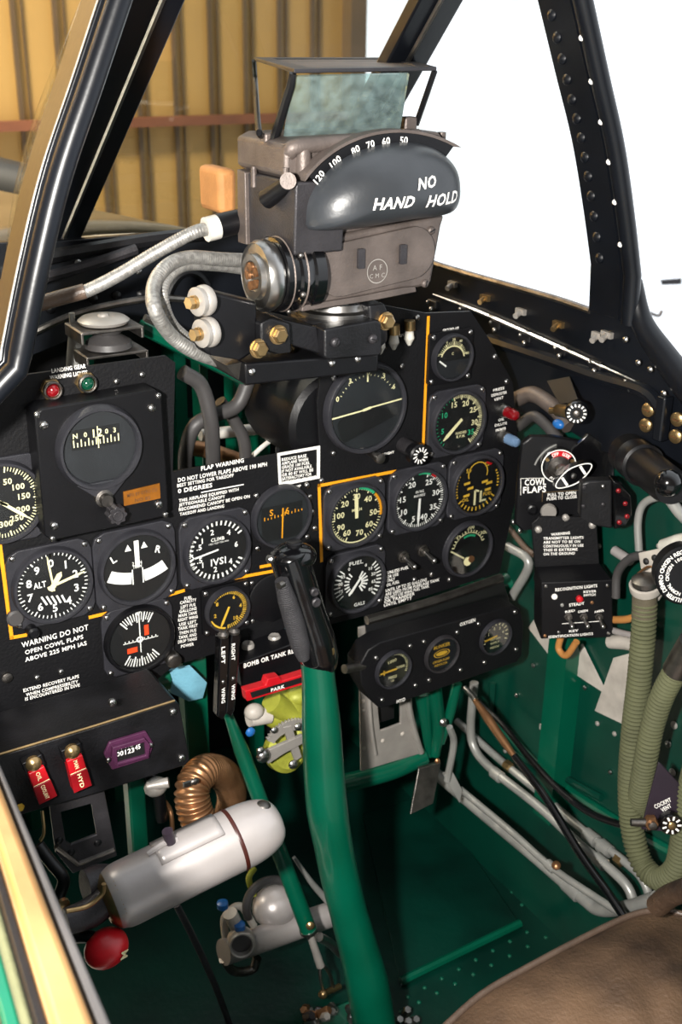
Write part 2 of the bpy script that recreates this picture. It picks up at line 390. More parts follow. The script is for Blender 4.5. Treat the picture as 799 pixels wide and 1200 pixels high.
# ================================================================ windshield frame, rails and glass
wf = thing('windshield_frame', 'black riveted windshield frame arching over the instrument panel', 'windshield frame', (0, -.14, .9))
RPX = [(655, -110), (680, 0), (700, 90), (718, 170), (730, 250), (740, 335)]
RY = -.145
arch = [at(x, y, Y=RY) for x, y in RPX]
def sweep(path, sec, close=True):     # section given in (side, Y) for each path point in an XZ plane
    V = []; Fc = []; n = len(sec)
    for i, p in enumerate(path):
        t = (path[min(i+1, len(path)-1)]-path[max(i-1, 0)]).normalized(); s = Vector((-t.z, 0, t.x))
        V += [p+s*a+Vector((0, c, 0)) for a, c in sec]
    for i in range(len(path)-1):
        for k in range(n): j = (k+1) % n; Fc.append((i*n+k, i*n+j, (i+1)*n+j, (i+1)*n+k))
    return V, Fc+[tuple(range(n))[::-1], tuple((len(path)-1)*n+k for k in range(n))]
for sgn in (1, -1):
    P = [Vector((p.x*sgn, p.y, p.z)) for p in crom(arch, 6)]
    if sgn > 0: P[-1].z -= .04
    else: P += [P[-1]+Vector((-.035, 0, -.03)), P[-1]+Vector((-.10, 0, -.07))]
    wd = .062 if sgn > 0 else .042; V, Fc = sweep(P, [(0, 0), (.010*sgn, 0), (.010*sgn, wd), (0, wd)]) ; MBb = MB(); MBb.add(V, Fc)
    a = MBb.build('arch', 'frame_black', wf, bev=.0015)
    c = MB(); c.tube([p+Vector((-.002*sgn, -.006, 0)) for p in P], .0095, 12, 0); c.build('arch_flange', 'frame_black', a)
    c = MB(); V, Fc = sweep(P, [(-.002*sgn, .012), (0, .012), (0, .018), (-.002*sgn, .018)]); c.add(V, Fc); c.build('seal_strip', 'frame_black' if sgn > 0 else 'pipe_grey', a)
    c = MB(); c.tube([p+Vector((.010*sgn, .004, 0)) for p in P], .0016, 6, 0); c.build('edge_strip', 'pipe_grey', a)
    for i in range(1, 17):
        t = i/17*(len(P)-1); k = int(t); p = P[k].lerp(P[min(k+1, len(P)-1)], t-k)
        rivet(p+Vector((0, .045, 0)), (-sgn, 0, 0), .0065, a, 'frame_black')
        if i % 2 == 1: rivet(p+Vector((-.011*sgn, -.003, 0)), (-sgn, -.6, 0), .0032, a, 'white', 'fastener')
    # front post between flat glass and side glass
    lo, hi = Vector((.172*sgn, .27, .95)), Vector((.15*sgn, 0, 1.2)); d = (hi-lo); hi = lo+d*1.35
    t = d.normalized(); s1 = Vector((1, 0, 0)); s2 = t.cross(s1).normalized()
    c = MB(); W2 = .026; 
    c.hexa([lo-s1*W2-s2*.008, lo+s1*W2-s2*.008, lo+s1*W2+s2*.008, lo-s1*W2+s2*.008], [hi-s1*W2-s2*.008, hi+s1*W2-s2*.008, hi+s1*W2+s2*.008, hi-s1*W2+s2*.008])
    po = c.build('post', 'frame_black', wf, bev=.002)
    c = MB(); c.tube([lo-s1*.003*sgn+s2*.010, hi-s1*.003*sgn+s2*.010], .0028, 6, 0); c.tube([lo-s1*.003*sgn-s2*.010, hi-s1*.003*sgn-s2*.010], .0028, 6, 0)
    c.build('seal_strip', 'steel', po)
# lower bar of the flat glass with its row of rivets
c = MB(); c.tube([(-.19, .275, .945), (.19, .275, .945)], .013, 14, 0); c.box((0, .26, .928), (.38, .03, .018)); lb = c.build('lower_bar', 'frame_black', wf)
for i in range(22): rivet(Vector((-.18+i*.0171, .264, .9545)), (0, -.6, .8), .0025, lb, 'dial_black')
# glass
c = MB(); c.hexa([(-.15, .272, .955), (.15, .272, .955), (.13, -.06, 1.262), (-.13, -.06, 1.262)], [(-.15, .278, .962), (.15, .278, .962), (.13, -.054, 1.269), (-.13, -.054, 1.269)])
structure(c.build('window_1', 'window_glass'))
for sgn, nm in ((1, 'window_2'), (-1, 'window_3')):
    V = []; n = 12; P = crom(arch, 4); m = len(P)
    lo, hi = Vector((.195, .27, .945)), Vector((.170, -.065, 1.26))
    for i in range(m):
        t = i/(m-1); q = hi.lerp(lo, t)+Vector((.035*math.sin(PI*t), 0, 0))
        p = P[i]+Vector((0, .062, 0))
        for w in (0, .5, 1):
            v = p.lerp(q, w)+Vector((.012*math.sin(PI*w), 0, 0)); V.append(Vector((v.x*sgn, v.y, v.z)))
    Fc = [(i*3+k, i*3+k+1, i*3+k+4, i*3+k+3) for i in range(m-1) for k in (0, 1)]
    c = MB(); c.add(V, Fc); o = structure(c.build(nm, 'window_glass')); so_ = o.modifiers.new('thick', 'SOLIDIFY'); so_.thickness = .004

# right-hand sill: black inner skin below the glass with its rows of fasteners
XS = .345
sill = thing('windshield_sill', 'black right-hand sill skin with rows of silver fasteners under the side glass', 'sill', (XS, 0, .75))
rim = [(385, 268), (450, 288), (510, 309), (560, 324), (610, 338), (655, 351), (692, 364)]
low = [(700, 545), (799, 578), (850, 600)]
def skin(pixels, x, th, name, m, parent, **k):
    pl = [(at(px, py, X=x).y, at(px, py, X=x).z) for px, py in pixels]
    T = Matrix(((0, 0, 1, x), (1, 0, 0, 0), (0, 1, 0, 0), (0, 0, 0, 1)))
    c = MB(T); c.prism(pl, 0, th); return c.build(name, m, parent, **k)
skin(rim+[(735, 372), (762, 398), (800, 455), (870, 520), (880, 600), (800, 555), (705, 528), (660, 500), (590, 476), (480, 420), (385, 380)], XS, .012, 'inner_skin', 'frame_black', sill)
P = [at(x, y, X=XS) for x, y in rim]
c = MB(); c.tube(P, .004, 8); c.build('glass_rim', 'worn_steel', sill, label='worn brown metal rim')
# flared foot of the bow where it meets the canopy rail
c = MB(); foot = [at(x, y, X=XS-.006) for x, y in ((742, 330), (752, 376), (777, 415), (812, 460), (850, 500))]
c.tube(foot, [.010, .012, .014, .016, .016], 12); c.build('bow_foot', 'frame_black', sill)
for x, y in ((733, 398), (748, 425), (778, 461), (762, 433)): rivet(at(x, y, X=XS-.014), (-1, -.3, 0), .0035, sill, 'steel', 'fastener')
c = MB(); c.tube([at(x, y, X=XS-.004) for x, y in ((508, 345), (560, 365), (640, 400), (745, 447))], [.0012, .003, .003, .0012], 6); c.build('lip', 'steel', sill)
c = MB(); c.tube([at(x, y, X=XS-.003) for x, y in ((573, 398), (640, 420), (700, 441), (755, 458), (775, 478))], .008, 8); c.build('ridge', 'frame_black', sill)
for x, y in ((531, 333), (569, 349), (611, 365), (655, 380), (701, 393), (712, 392)):
    p = at(x, y, X=XS-.002); c = MB(); c.box(tuple(p), (.006, .016, .007)); c.tube([p, p+Vector((-.012, -.004, -.004))], .0035, 10, 0)
    c.build('anchor_nut', 'brass' if x in (569, 655) else 'alloy', sill)
for x, y in ((508, 356), (546, 364), (582, 380), (617, 395), (658, 410), (699, 427), (741, 449)):
    p = at(x, y, X=XS-.002); c = MB(); c.box(tuple(p), (.006, .020, .010)); o = c.build('anchor_plate', 'worn_black', sill, bev=.001)
    c = MB(); c.ball(p+Vector((-.005, -.003, -.006)), .0032, 6); c.ball(p+Vector((-.005, .006, .002)), .0022, 6); c.build('rivet', 'steel', o)
for x, y in ((761, 480), (758, 498), (795, 491), (793, 511)):
    p = at(x, y, X=XS-.004); c = MB(); c.axial(p, p+Vector((-1, -.2, 0)), [(.0078, 0), (.0078, .003), (.006, .0045), (.001, .005)], 16); o = c.build('bolt', 'brass', sill)
    c = MB(); c.box(tuple(p+Vector((-.0055, -.001, 0))), (.001, .009, .0016), ); c.build('slot', 'copper', o)
c = MB(); c.box(tuple(at(777, 490, X=XS-.01)), (.014, .012, .05)); c.build('latch_block', 'frame_black', sill, bev=.002)
# left canopy rail, blurred in the foreground
lr = thing('canopy_rail', 'bright brass-coloured left canopy rail crossing the lower left corner', 'canopy rail', (-.46, -.6, .8))
def ystrip(px0, px1, Z, name, m, hgt=.02, **k):   # strips running fore and aft between photo edges
    a, b_ = at(*px0[0], Z=Z), at(*px0[1], Z=Z); c_, d_ = at(*px1[0], Z=Z), at(*px1[1], Z=Z)
    e = [a+(a-b_)*.25, b_+(b_-a)*.5, d_+(d_-c_)*.5, c_+(c_-d_)*.25]
    c = MB(); c.hexa([p-Vector((0, 0, hgt)) for p in e], e); return c.build(name, m, lr, **k)
ystrip(((0, 1003), (60, 1200)), ((0, 915), (112, 1200)), .80, 'rail_top', 'gold_rail', bev=.004)
ystrip(((0, 915), (112, 1200)), ((0, 893), (131, 1200)), .792, 'rail_channel', 'rubber', bev=.002)
ystrip(((-14, 1010), (40, 1200)), ((0, 1003), (60, 1200)), .79, 'rail_gap_shade', 'satin_black', bev=.002)  # black strip put in for the shade of the gap beside the rail
ystrip(((-26, 1014), (26, 1200)), ((-14, 1010), (40, 1200)), .788, 'outer_lip', 'olive', bev=.003)
ystrip(((-46, 1020), (4, 1200)), ((-26, 1014), (26, 1200)), .78, 'outer_skin', 'green', bev=.002)
ystrip(((-90, 1020), (-44, 1200)), ((-46, 1020), (4, 1200)), .776, 'side_skin', 'olive', bev=.002)
# left sill seen below the frame: black side skin
ls = thing('left_sill', 'black left-hand sill skin under the left windshield glass', 'sill', (-.36, .1, .8))
c = MB(); c.hexa([(-.36, .02, .80), (-.35, .40, .72), (-.20, .40, .935), (-.32, .02, .905)], [(-.375, .02, .80), (-.365, .40, .72), (-.215, .40, .945), (-.335, .02, .91)])
c.build('inner_skin', 'frame_black', ls)
c = MB(); c.tube([(-.35, .03, .905), (-.31, .08, .92), (-.26, .17, .935), (-.19, .28, .95)], .007, 10); c.build('edge_tube', 'worn_black', ls)
# engine cowling and other things outside
cw = thing('engine_cowling', 'curved engine cowling ahead of the windshield, coloured with a tan reflection', 'cowling', (0, 1.2, .9))
V = []; Fc = []; n = 20; ys = (.30, .6, 1.0, 1.6, 2.3)
ys = (.60, .8, 1.1, 1.6, 2.3)
for y in ys:
    k = (y-.3)/2
    for i in range(n+1):
        a = PI*(i/n); V.append((math.cos(a)*(.37+.02*k), y, .74-.05*k+math.sin(a)**.8*(.205-.10*k)))
Fc = [(j*(n+1)+i, j*(n+1)+i+1, (j+1)*(n+1)+i+1, (j+1)*(n+1)+i) for j in range(len(ys)-1) for i in range(n)]
c = MB(); c.add(V, Fc); o = c.build('top_panel', 'cowling_reflection', cw); q = o.modifiers.new('thick', 'SOLIDIFY'); q.thickness = .01
c = MB(); c.tube([at(-20, 225, Y=3.4), at(60, 238, Y=3.2), at(100, 262, Y=3.0)], [.14, .11, .06], 20)
tag(c.build('parked_vehicle', 'olive_glare'), 'dark rounded shape in the hangar behind the left windshield glass', 'vehicle')
c = MB(); pw = at(775, 362, Y=7); 
c.tube([at(742, 352, Y=7), at(752, 364, Y=7), at(748, 372, Y=7)], .018, 8); c.tube([at(760, 366, Y=7), at(772, 370, Y=7), at(776, 364, Y=7)], .015, 8)
tag(c.build('tie_down_fitting', 'cast_grey'), 'small dark fittings outside beyond the right windshield frame', 'fitting')
c = MB(); c.hexa([at(774, 328, Y=7), at(799, 326, Y=7), at(799, 333, Y=7), at(776, 334, Y=7)], [at(774, 328, Y=7.1), at(799, 326, Y=7.1), at(799, 333, Y=7.1), at(776, 334, Y=7.1)])
tag(c.build('wing_marking', 'dark_cast'), 'small dark bar outside at the right edge of the picture', 'marking')
# ================================================================ instrument panel
PAN = Plane((0, 0, 0))
ip = thing('dashboard', 'black instrument panel with yellow lines and white placard lettering', 'instrument panel', (0, 0, .45))
outer = [(18, 441), (195, 417), (206, 425), (203, 553), (375, 524), (372, 470), (377, 440), (288, 452), (286, 418), (452, 358), (500, 367), (552, 365), (574, 398), (601, 448), (606, 500), (612, 560), (601, 600), (586, 671), (427, 722),
         (345, 742), (300, 752), (205, 780), (180, 800), (140, 812), (10, 850), (-90, 860), (-90, 470)]
c = MB(PAN); c.prism(PAN.pl(outer), -.004, 0); c.build('panel_plate', 'panel_black', ip, bev=.0012)
# yellow borders
YL = [[(502, 372), (496, 521)], [(488, 547.5), (374, 569), (377, 657)], [(363, 661), (277, 677)], [(215, 692), (198, 697)], [(140, 715), (106, 723)], [(-6, 590), (14, 747), (30, 744)], [(306, 664), (322, 661)]]
c = MB(PAN)
for L in YL:
    c = MB(PAN)
    for a, b_ in zip(L, L[1:]):
        p, q = PAN.xy(*a), PAN.xy(*b_); d = (q-p).normalized()*.0017; p = p-d; q = q+d
        c.quad(p.x, p.y, q.x, q.y, .0038, .0006)
    c.build('yellow_line', 'yellow', ip, flat=True)
tx = MB(PAN)
def T_(s, x0, y0, x1, y1, cap, bold=1): line_text(PAN, s, (x0, y0), (x1, y1), cap, tx, bold=bold)
def flush(nm='placard_lettering'):
    global tx
    tx.build(nm, 'white', ip, flat=True); tx = MB(PAN)
T_('LANDING GEAR', 61, 437, 101, 431, 5, 1.2); T_('WARNING LIGHTS', 59, 445, 103, 438.5, 5, 1.2); flush()
T_('FLAP WARNING', 236, 551.5, 286, 541.5, 5, 1.3)
T_('DO NOT LOWER FLAPS ABOVE 190 MPH', 209, 565, 313, 546, 5, 1); T_('BEST SETTING FOR TAKEOFF', 208, 571, 274, 558.5, 4); T_('0 DEGREES', 209, 578, 249, 570.5, 5, 1.2)
c0, c1 = PAN.xy(236, 577), PAN.xy(286, 567.5); tx.quad(c0.x, c0.y, c1.x, c1.y, .0012, .0004); flush()
T_('THIS AIRPLANE EQUIPPED WITH', 210, 588.5, 280, 575, 3.8); T_('JETTISONABLE CANOPY', 210, 593.5, 264, 583.2, 3.6)
T_('RECOMMEND CANOPY BE OPEN ON', 210, 599, 293, 583, 3.8); T_('TAKEOFF AND LANDING', 211, 604.4, 263, 594.4, 3.6); flush()
T_('WARNING DO NOT', 26, 759, 104, 737.5, 6.5, .7); T_('OPEN COWL FLAPS', 30, 767, 98, 748, 5, .9); T_('ABOVE 225 MPH IAS', 30, 775.5, 102, 755.5, 5, .9); flush()
T_('EXTEND RECOVERY FLAPS', 28, 811, 93, 794, 4); T_('WHEN COMPRESSIBILITY', 31, 816, 92, 800, 3.8); T_('IS ENCOUNTERED IN DIVE', 30, 821, 94, 804, 3.8); flush()
for i, s in enumerate(('FUEL', 'CAPACITY', 'LEFT FUS', 'GALLONS', 'MAIN TANK', 'RIGHT WING', 'USE LEFT', 'TANK FIRST', 'THEN FUS', 'TANK AND', 'DROP TANKS', 'POWER')):
    w = (9, 19, 17, 20, 22, 23, 20, 23, 20, 21, 22, 15)[i]; x = 221-w/2-.3*i*.3; y = 703+i*5.1; T_(s, x, y, x+w, y-w*.2, 3.6, 1)
flush()
T_('BRAKE', 313, 577, 327, 574, 3); flush(); T_('LAMP', 341, 573, 353, 570.5, 3); flush()
T_('GROUND AIR', 519, 389, 538, 386, 3.5); flush(); T_('GYRO', 468, 395, 480, 392, 3); flush()
T_('PRESS', 578, 459, 591, 456, 3.2); T_('DEFROSTER', 576, 465, 594, 461, 3.2); T_('VENT', 579, 470, 590, 467, 3.2); flush()
T_('OIL', 584, 494, 591, 492, 3); T_('DILUTE', 580, 500, 594, 497, 3); T_('PRIMER', 581, 506, 593, 503, 3); flush()
for s, x0, y0, x1, y1 in (('UNLESS FUEL', 454, 673, 479, 666), ('OR USE', 453.5, 678, 467, 674), ('ONLY', 453, 682.5, 463, 679.7), ('OIL FUEL', 453, 687.5, 468, 683), ('UNTIL UP TO 25 GALLONS', 452, 694, 500, 680.5), ('ARE USED FROM FUSELAGE TANK', 451.5, 698.5, 515, 680.5), ('DO NOT USE WING FUEL TANK', 451, 703, 503, 688), ('OR TRANSFER', 450.5, 707, 486, 697), ('UNTIL EMPTY', 450, 711.3, 483, 702)):
    T_(s, x0, y0, x1, y1, 3.5)
flush(); T_('BRIGHT', 448, 534, 462, 531, 3); flush()
# framed fuel placard
fp = MB(PAN); o_ = PAN.pl([(325, 531), (374.8, 522), (374.5, 560), (327, 569.5)]); i_ = PAN.pl([(328, 533.5), (371.6, 525.8), (371.5, 557.5), (329.6, 566)])
fp.prism(o_, .0002, .0014, [i_]); pf = fp.build('placard_frame', 'white', ip)
tx = MB(PAN)
for i, (s, w) in enumerate((('REDUCE BASE', 29), ('AIRPLANE WHEN', 31), ('GRADE 100 FUEL', 33), ('IF NOT AVAILABLE', 35), ('GR 80 87 WILL BE', 37), ('SATISFACTORY FOR', 35), ('EMERGENCY CRUISING', 40))):
    y = 540.4+i*4.5; T_(s, 330.3+i*.1, y, 330.3+w, y-w*.175, 3.5, 1.3)
tx.build('placard_lettering', 'white', pf, flat=True)
for x, y in ((137, 447), (167, 439), (391, 443), (391, 531), (377, 563), (471, 429), (580, 418), (610, 622), (602, 612), (36, 744), (72, 787), (44, 794), (8, 793), (363, 582), (366, 600), (369, 619), (303, 598), (389, 573), (470, 556), (489, 372), (486, 679), (506, 673), (527, 679), (594, 447)):
    p = PAN.xy(x, y); screw(PAN, p.x, p.y, 0, .0034 if y != 744 else .003, ip, 'steel' if x not in (8,) else 'brass')
c = MB(PAN); p = PAN.xy(8, 793); c.lathe([(.0055, 0), (.0055, .004), (.003, .005)], 16, Matrix.Translation((p.x, p.y, 0))); c.build('bushing', 'worn_steel', ip)
# joggled edge strips under the panel
c = MB(); c.tube([at(x, y, Y=-.004) for x, y in ((0, 842), (70, 826), (140, 806))], .006, 8); c.build('edge_angle', 'worn_black', ip)
c = MB(); c.tube([at(x, y, Y=.002) for x, y in ((430, 727), (510, 704), (588, 677))], .006, 8); c.build('edge_angle', 'worn_steel', ip)

# ---------------------------------------------------------------- gauges
def gauge(name, label, cx, cy, R, prot=.012, flange='oct', fs=1.1, faces=(), m_dial='dial_black', group='round gauges on the instrument panel', P=PAN, scr=True, screws_out=1.0, ringm='bezel', gl=True, cat='gauge', rot=0, fh=.005):
    """R dial radius in metres; faces: list of (part, material, fn(mb)) drawn in dial units"""
    c3 = P.w(cx, cy, prot); base = P.T @ Vector((*P.xy(cx, cy, prot)[:2], 0))
    q = P.xy(cx, cy, prot); x, y = q.x, q.y
    t = thing(name, label, cat, tuple(base), group)
    c = MB(P); f = R*fs
    if flange == 'oct':
        k = f*.30; pts = []
        for sx, sy in ((1, 1), (-1, 1), (-1, -1), (1, -1)):
            a = [(sx*f, sy*(f-k)), (sx*(f-.07*f), sy*(f-.12*f)), (sx*(f-k), sy*f)]
            if sx*sy < 0: a = a[::-1]
            pts += a
        pts = [(x+a*math.cos(rot)-b_*math.sin(rot), y+a*math.sin(rot)+b_*math.cos(rot)) for a, b_ in pts]
        c.prism(pts, .0003, fh)
    elif flange == 'sq': c.prism(rrect(x-f, y-f, x+f, y+f, f*.14), .0003, fh)
    elif flange == 'round': c.prism(circ(x, y, f, 40), .0003, fh*.6)
    if flange: c.build('flange', 'bezel' if flange != 'sq' else 'satin_black', t, bev=.001)
    c = MB(P); M = Matrix.Translation((x, y, 0))
    c.lathe([(R*1.06, .001), (R*1.04, prot-.001), (R*1.01, prot+.0008), (R*.95, prot+.0008), (R*.92, prot-.0015), (R*.92, prot-.0045)], 48, M, False)
    c.build('bezel_ring', ringm, t)
    c = MB(P); z = prot-.004; c.lathe([(R*.94, .0005), (R*.94, z)], 48, M); d = c.build('dial', m_dial, t)
    for i_, (nm, mm, fn) in enumerate(faces):
        c = MB(P.T @ Matrix.Translation((x, y, z+.0002+.00025*i_)) @ Matrix.Diagonal((R, R, 1, 1))); fn(c); c.build(nm, mm, d, flat=True)
    if gl:
        c = MB(P); c.lathe([(R*.925, prot-.0016), (R*.925, prot-.0008)], 40, M); c.build('glass', 'gauge_glass', t)
    if scr:
        k = f*.84*screws_out
        for sx in (-1, 1):
            for sy in (-1, 1): screw(P, x+sx*k, y+sy*k, fh, .0031, t)
    return t, x, y
rad = math.radians
def ticks(c, r0, r1, a0, a1, n, w, every=0, w2=None, r0b=None):
    for i in range(n+1):
        a = rad(a0+(a1-a0)*i/n); big = every and i % every == 0
        ra = r0b if big and r0b else r0; ww = w2 if big and w2 else w
        c.quad(ra*math.cos(a), ra*math.sin(a), r1*math.cos(a), r1*math.sin(a), ww, 0)
def nums(c, seq, r, h, w=None, bold=1.2):
    for s, a in seq: c.text(s, r*math.cos(rad(a)), r*math.sin(rad(a)), h, None, 'C', 0, 0, bold)
def hand(c, a, r, w, tail=.15, z=.0006, w2=None):
    a = rad(a); ca, sa = math.cos(a), math.sin(a); w2 = w*.35 if w2 is None else w2
    c.quad(-tail*ca, -tail*sa, r*.75*ca, r*.75*sa, w*.8, z, w); c.quad(r*.75*ca, r*.75*sa, r*ca, r*sa, w, z, w2)
def hub(c, r=.07): c.prism(circ(0, 0, r, 16), .0004, .0014)
R3 = .0385
# altimeter
def f(c):
    ticks(c, .83, .91, 90, 450, 50, .022, 5, .035, .78)
    nums(c, [(str(i), 90-36*i) for i in range(10)], .63, .22); c.text('ALT', -.33, .1, .17, .32)
    for i in range(5): c.quad(-.32+i*.13, -.24-.02*i, -.20+i*.12, -.50-.01*i, .05, 0)
def f2(c): hand(c, 96, .84, .06); hand(c, 55, .42, .15, w2=.01); hand(c, 14, .86, .08); hub(c)
t, x, y = gauge('altimeter', 'altimeter with white numbers 0 to 9 and three pale hands', 64, 688, R3*1.03, faces=[('dial_markings', 'white', f), ('hands', 'cream', f2)])
c = MB(PAN); c.lathe([(.006, .004), (.006, .016), (.004, .018)], 14, Matrix.Translation((x-.026, y-.044, 0))); c.build('adjusting_knob', 'satin_black', t)
c = MB(PAN); c.lathe([(.008, 0), (.009, .006), (.007, .008)], 16, Matrix.Translation((x-.040, y-.028, 0))); c.build('locking_cap', 'rubber', t)
# turn indicator with white bank tube
def f(c):
    c.text('L', -.62, .38, .2, .13, rot=.4); c.text('R', .60, .40, .2, .15, rot=-.3)
    for s in (-1, 1): c.add([(s*.22-.09, .52, 0), (s*.22+.09, .52, 0), (s*.22, .70, 0)], [(0, 1, 2)])
    c.text('2 MIN', -.0, .14, .09, .26); c.text('TURN', 0, .04, .09, .24)
    c.arc(0, 1.35, 1.46, 1.78, 242, 264, 0, 10); c.arc(0, 1.35, 1.46, 1.78, 276, 298, 0, 10)
    for q in (-.14, .14): c.quad(q, -.02, q, -.45, .03, .0002)
def f2(c): c.quad(0, .05, 0, .78, .12, .001, .13)
gauge('turn_indicator', 'turn indicator with L and R marks and a wide white ball tube', 163, 667, R3*1.05, faces=[('dial_markings', 'white', f), ('needle', 'white', f2), ('ball', 'dial_black', lambda c: c.prism(circ(0, -.24, .1, 20), .0003, .001))], fs=1.12)
# climb indicator
def f(c):
    ticks(c, .76, .90, 180-150, 180+150, 30, .05); ticks(c, .82, .9, 150, 210, 14, .02)
    nums(c, [('1', 140), ('2', 104), ('4', 52), ('6', 5), ('4', -48), ('2', -98), ('1', -142), ('.5', 160), ('.5', -160)], .60, .17)
    c.text('CLIMB', .02, .34, .11, .42); c.text('1000 FEET PER MIN', .05, .22, .055, .62, bold=0); c.text('IVSI', .02, -.36, .22, .48)
def f2(c): c.quad(-.72, -.10, .02, .02, .06, .001, .05); c.quad(-.86, .06, -.74, -.10, .03, .001)
gauge('climb_indicator', 'climb indicator lettered IVSI, with its hand resting near zero at left', 257, 646, R3*.98, faces=[('dial_markings', 'white', f), ('needle', 'white', f2)], fs=1.12)
# airspeed indicator
def f(c):
    ticks(c, .8, .9, 80, -240, 64, .02, 4, .035, .76); nums(c, [('50', 70), ('100', 38), ('150', 8), ('200', -27), ('250', -55), ('300', -85)], .55, .15)
def f2(c): hand(c, -40, .75, .09); hand(c, 150, .3, .09)
gauge('airspeed_indicator', 'airspeed indicator half hidden at the left edge, with numbers 100, 150 and 200', 4, 591, R3*1.04, faces=[('dial_markings', 'cream', f), ('needle', 'cream', f2)])
# omni bearing indicator
def f(c):
    ticks(c, .62, .86, 60, 130, 12, .025, 3, .04, .55); ticks(c, .62, .86, 235, 310, 12, .025, 3, .04, .55)
    for i in range(9): c.quad(-.44+i*.115, -.03-.02, -.44+i*.115, .05-.02, .03, 0)
    c.quad(-.5, -.04, .55, -.04, .025, 0); c.arc(0, 0, .06, .10, 0, 360, .0002, 16)
    c.add([(-.08, .88, 0), (.08, .88, 0), (0, .74, 0)], [(0, 1, 2)])
def f2(c): c.quad(0, -.4, 0, .8, .03, .001)
def f3(c): c.quad(.12, .14, .28, .18, .2, .0002); c.prism([(.14, .08), (.28, .08), (.28, .42), (.14, .42)], 0, .0004); c.prism([(-.42, -.36), (-.10, -.36), (-.10, -.20), (-.42, -.20)], 0, .0004)
def f3(c): c.prism([(.14, .10), (.27, .10), (.27, .42), (.14, .42)], 0, .0004); c.prism([(-.40, -.36), (-.10, -.36), (-.10, -.20), (-.40, -.20)], 0, .0004)
t, x, y = gauge('omni_indicator', 'course deviation indicator with two orange blocks and white cross hairs', 166, 751, R3*.98, faces=[('dial_markings', 'white', f), ('needle', 'white', f2), ('orange_mark', 'orange_red', f3)], fs=1.06, ringm='satin_black', prot=.012)
c = MB(PAN); p = PAN.xy(206, 776, .02); c.lathe([(.008, .002), (.0085, .018), (.007, .02), (.003, .0205)], 20, Matrix.Translation((p.x, p.y, 0))); k = c.build('course_knob', 'worn_steel', t)
# remote compass behind the stick
def f(c):
    ticks(c, .0, .0, 0, 1, 1, .001); c.text('S', -.38, .22, .22, None); c.text('6', .18, .18, .22, None)
    for i in range(12): c.quad(-.62+i*.12, -.02+.022*i*.4, -.62+i*.12, .05+.022*i*.4+(.05 if i % 3 == 0 else 0), .03, 0)
    c.quad(-.02, -.72, .02, .30, .05, .0006)
gauge('compass_repeater', 'dark compass card gauge lettered S and 6, just above the stick grip', 333, 607, R3*.92, m_dial='dial_grey', faces=[('card_window', 'dial_black', lambda c: c.prism([(-.72, -.75), (.72, -.75), (.72, .42), (-.72, .42)], 0, .0001)), ('dial_markings', 'yellow', f)], flange='round', fs=1.06, prot=.009)
# suction
def f(c): ticks(c, .74, .92, 140, -90, 36, .035, 4, .05); c.arc(0, 0, .84, .95, 262, 205, 0); nums(c, [('8', 142), ('6', 60), ('4', 5), ('2', 195), ('10', -52)], .62, .18)
def f2(c): hand(c, 245, .88, .12)
gauge('suction_gauge', 'small suction gauge with yellow scale and yellow hand', 269, 716, .0255, faces=[('dial_markings', 'lume_yellow', f), ('needle', 'lume_yellow', f2)], flange='sq', fs=1.14)
# attitude indicator in the middle
def f(c): nums(c, [('0', 88), ('3', 122), ('3', 58), ('6', 30), ('0', 156)], .82, .12); ticks(c, .74, .78, 30, 150, 16, .015)
def f2(c): c.quad(-.94, -.10, -.10, -.02, .035, .001); c.quad(.94, .10, .10, .02, .035, .001); c.quad(-.1, -.02, .1, .02, .06, .001); c.quad(0, .62, 0, .76, .04, .001)
t, x, y = gauge('attitude_indicator', 'large attitude indicator with a thin pale horizon bar across its face', 432, 480, .0505, m_dial='dial_grey', faces=[('dial_markings', 'cream', f), ('horizon_bar', 'cream', f2), ('lower_mask', 'dial_black', lambda c: c.prism([(-.62, -.72)]+[(.75*math.cos(rad(a)), -.28+.3*math.sin(rad(a))) for a in range(0, 181, 20)]+[(-.62, -.72)][:0], 0, .0003))], flange='round', fs=1.04, scr=False, prot=.010, ringm='bezel')
for px, py in ((391, 443), (473, 427), (391, 532), (474, 519)):
    pass
c = MB(PAN); p = PAN.xy(440, 534, .014); c.lathe([(.004, 0), (.004, .02), (.006, .02), (.006, .026), (.003, .027)], 14, Matrix.Translation((p.x, p.y, 0))); c.build('caging_knob', 'worn_steel', t)
# upper right
def f(c):
    c.arc(0, -.12, .60, .66, 160, 10, 0); ticks(c, .55, .72, 160, 10, 20, .02, 5, .05); nums(c, [('20', 165), ('0', 115), ('20', 88), ('40', 60), ('80', 8)], .80, .11); c.text('C', 0, .18, .12, .1)
def f2(c): c.quad(-.72, -.06, -.35, -.34, .07, .001)
gauge('carburetor_air_gauge', 'small temperature gauge in a square flange at the top right of the panel', 533, 420, .0265, m_dial='dial_black', faces=[('dial_markings', 'cream', f), ('needle', 'white', f2), ('lower_mask', 'dial_grey', lambda c: c.prism([(-.9, -.12)]+[(.92*math.cos(rad(a)), .92*math.sin(rad(a))) for a in range(190, 351, 20)]+[(.9, -.12)], 0, .0002))], flange='sq', fs=1.16)
def f(c): ticks(c, .80, .92, 105, -55, 40, .022, 5, .04, .74); nums(c, [('15', 108), ('20', 68), ('25', 32), ('30', -8)], .64, .18); c.text('HUNDRED', .12, -.36, .09, .42); c.text('R.P.M.', .12, -.48, .09, .34)
def f3(c): nums(c, [('5', 198), ('10', 150), ('35', -38)], .64, .18); ticks(c, .80, .92, 230, 110, 14, .022)
def f2(c): hand(c, 222, .78, .13); 
gauge('tachometer', 'tachometer with green 5, 10 and 35 and cream numbers', 540, 496, .0375, faces=[('dial_markings', 'cream', f), ('green_numbers', 'green_mark', f3), ('needle', 'cream', f2)])
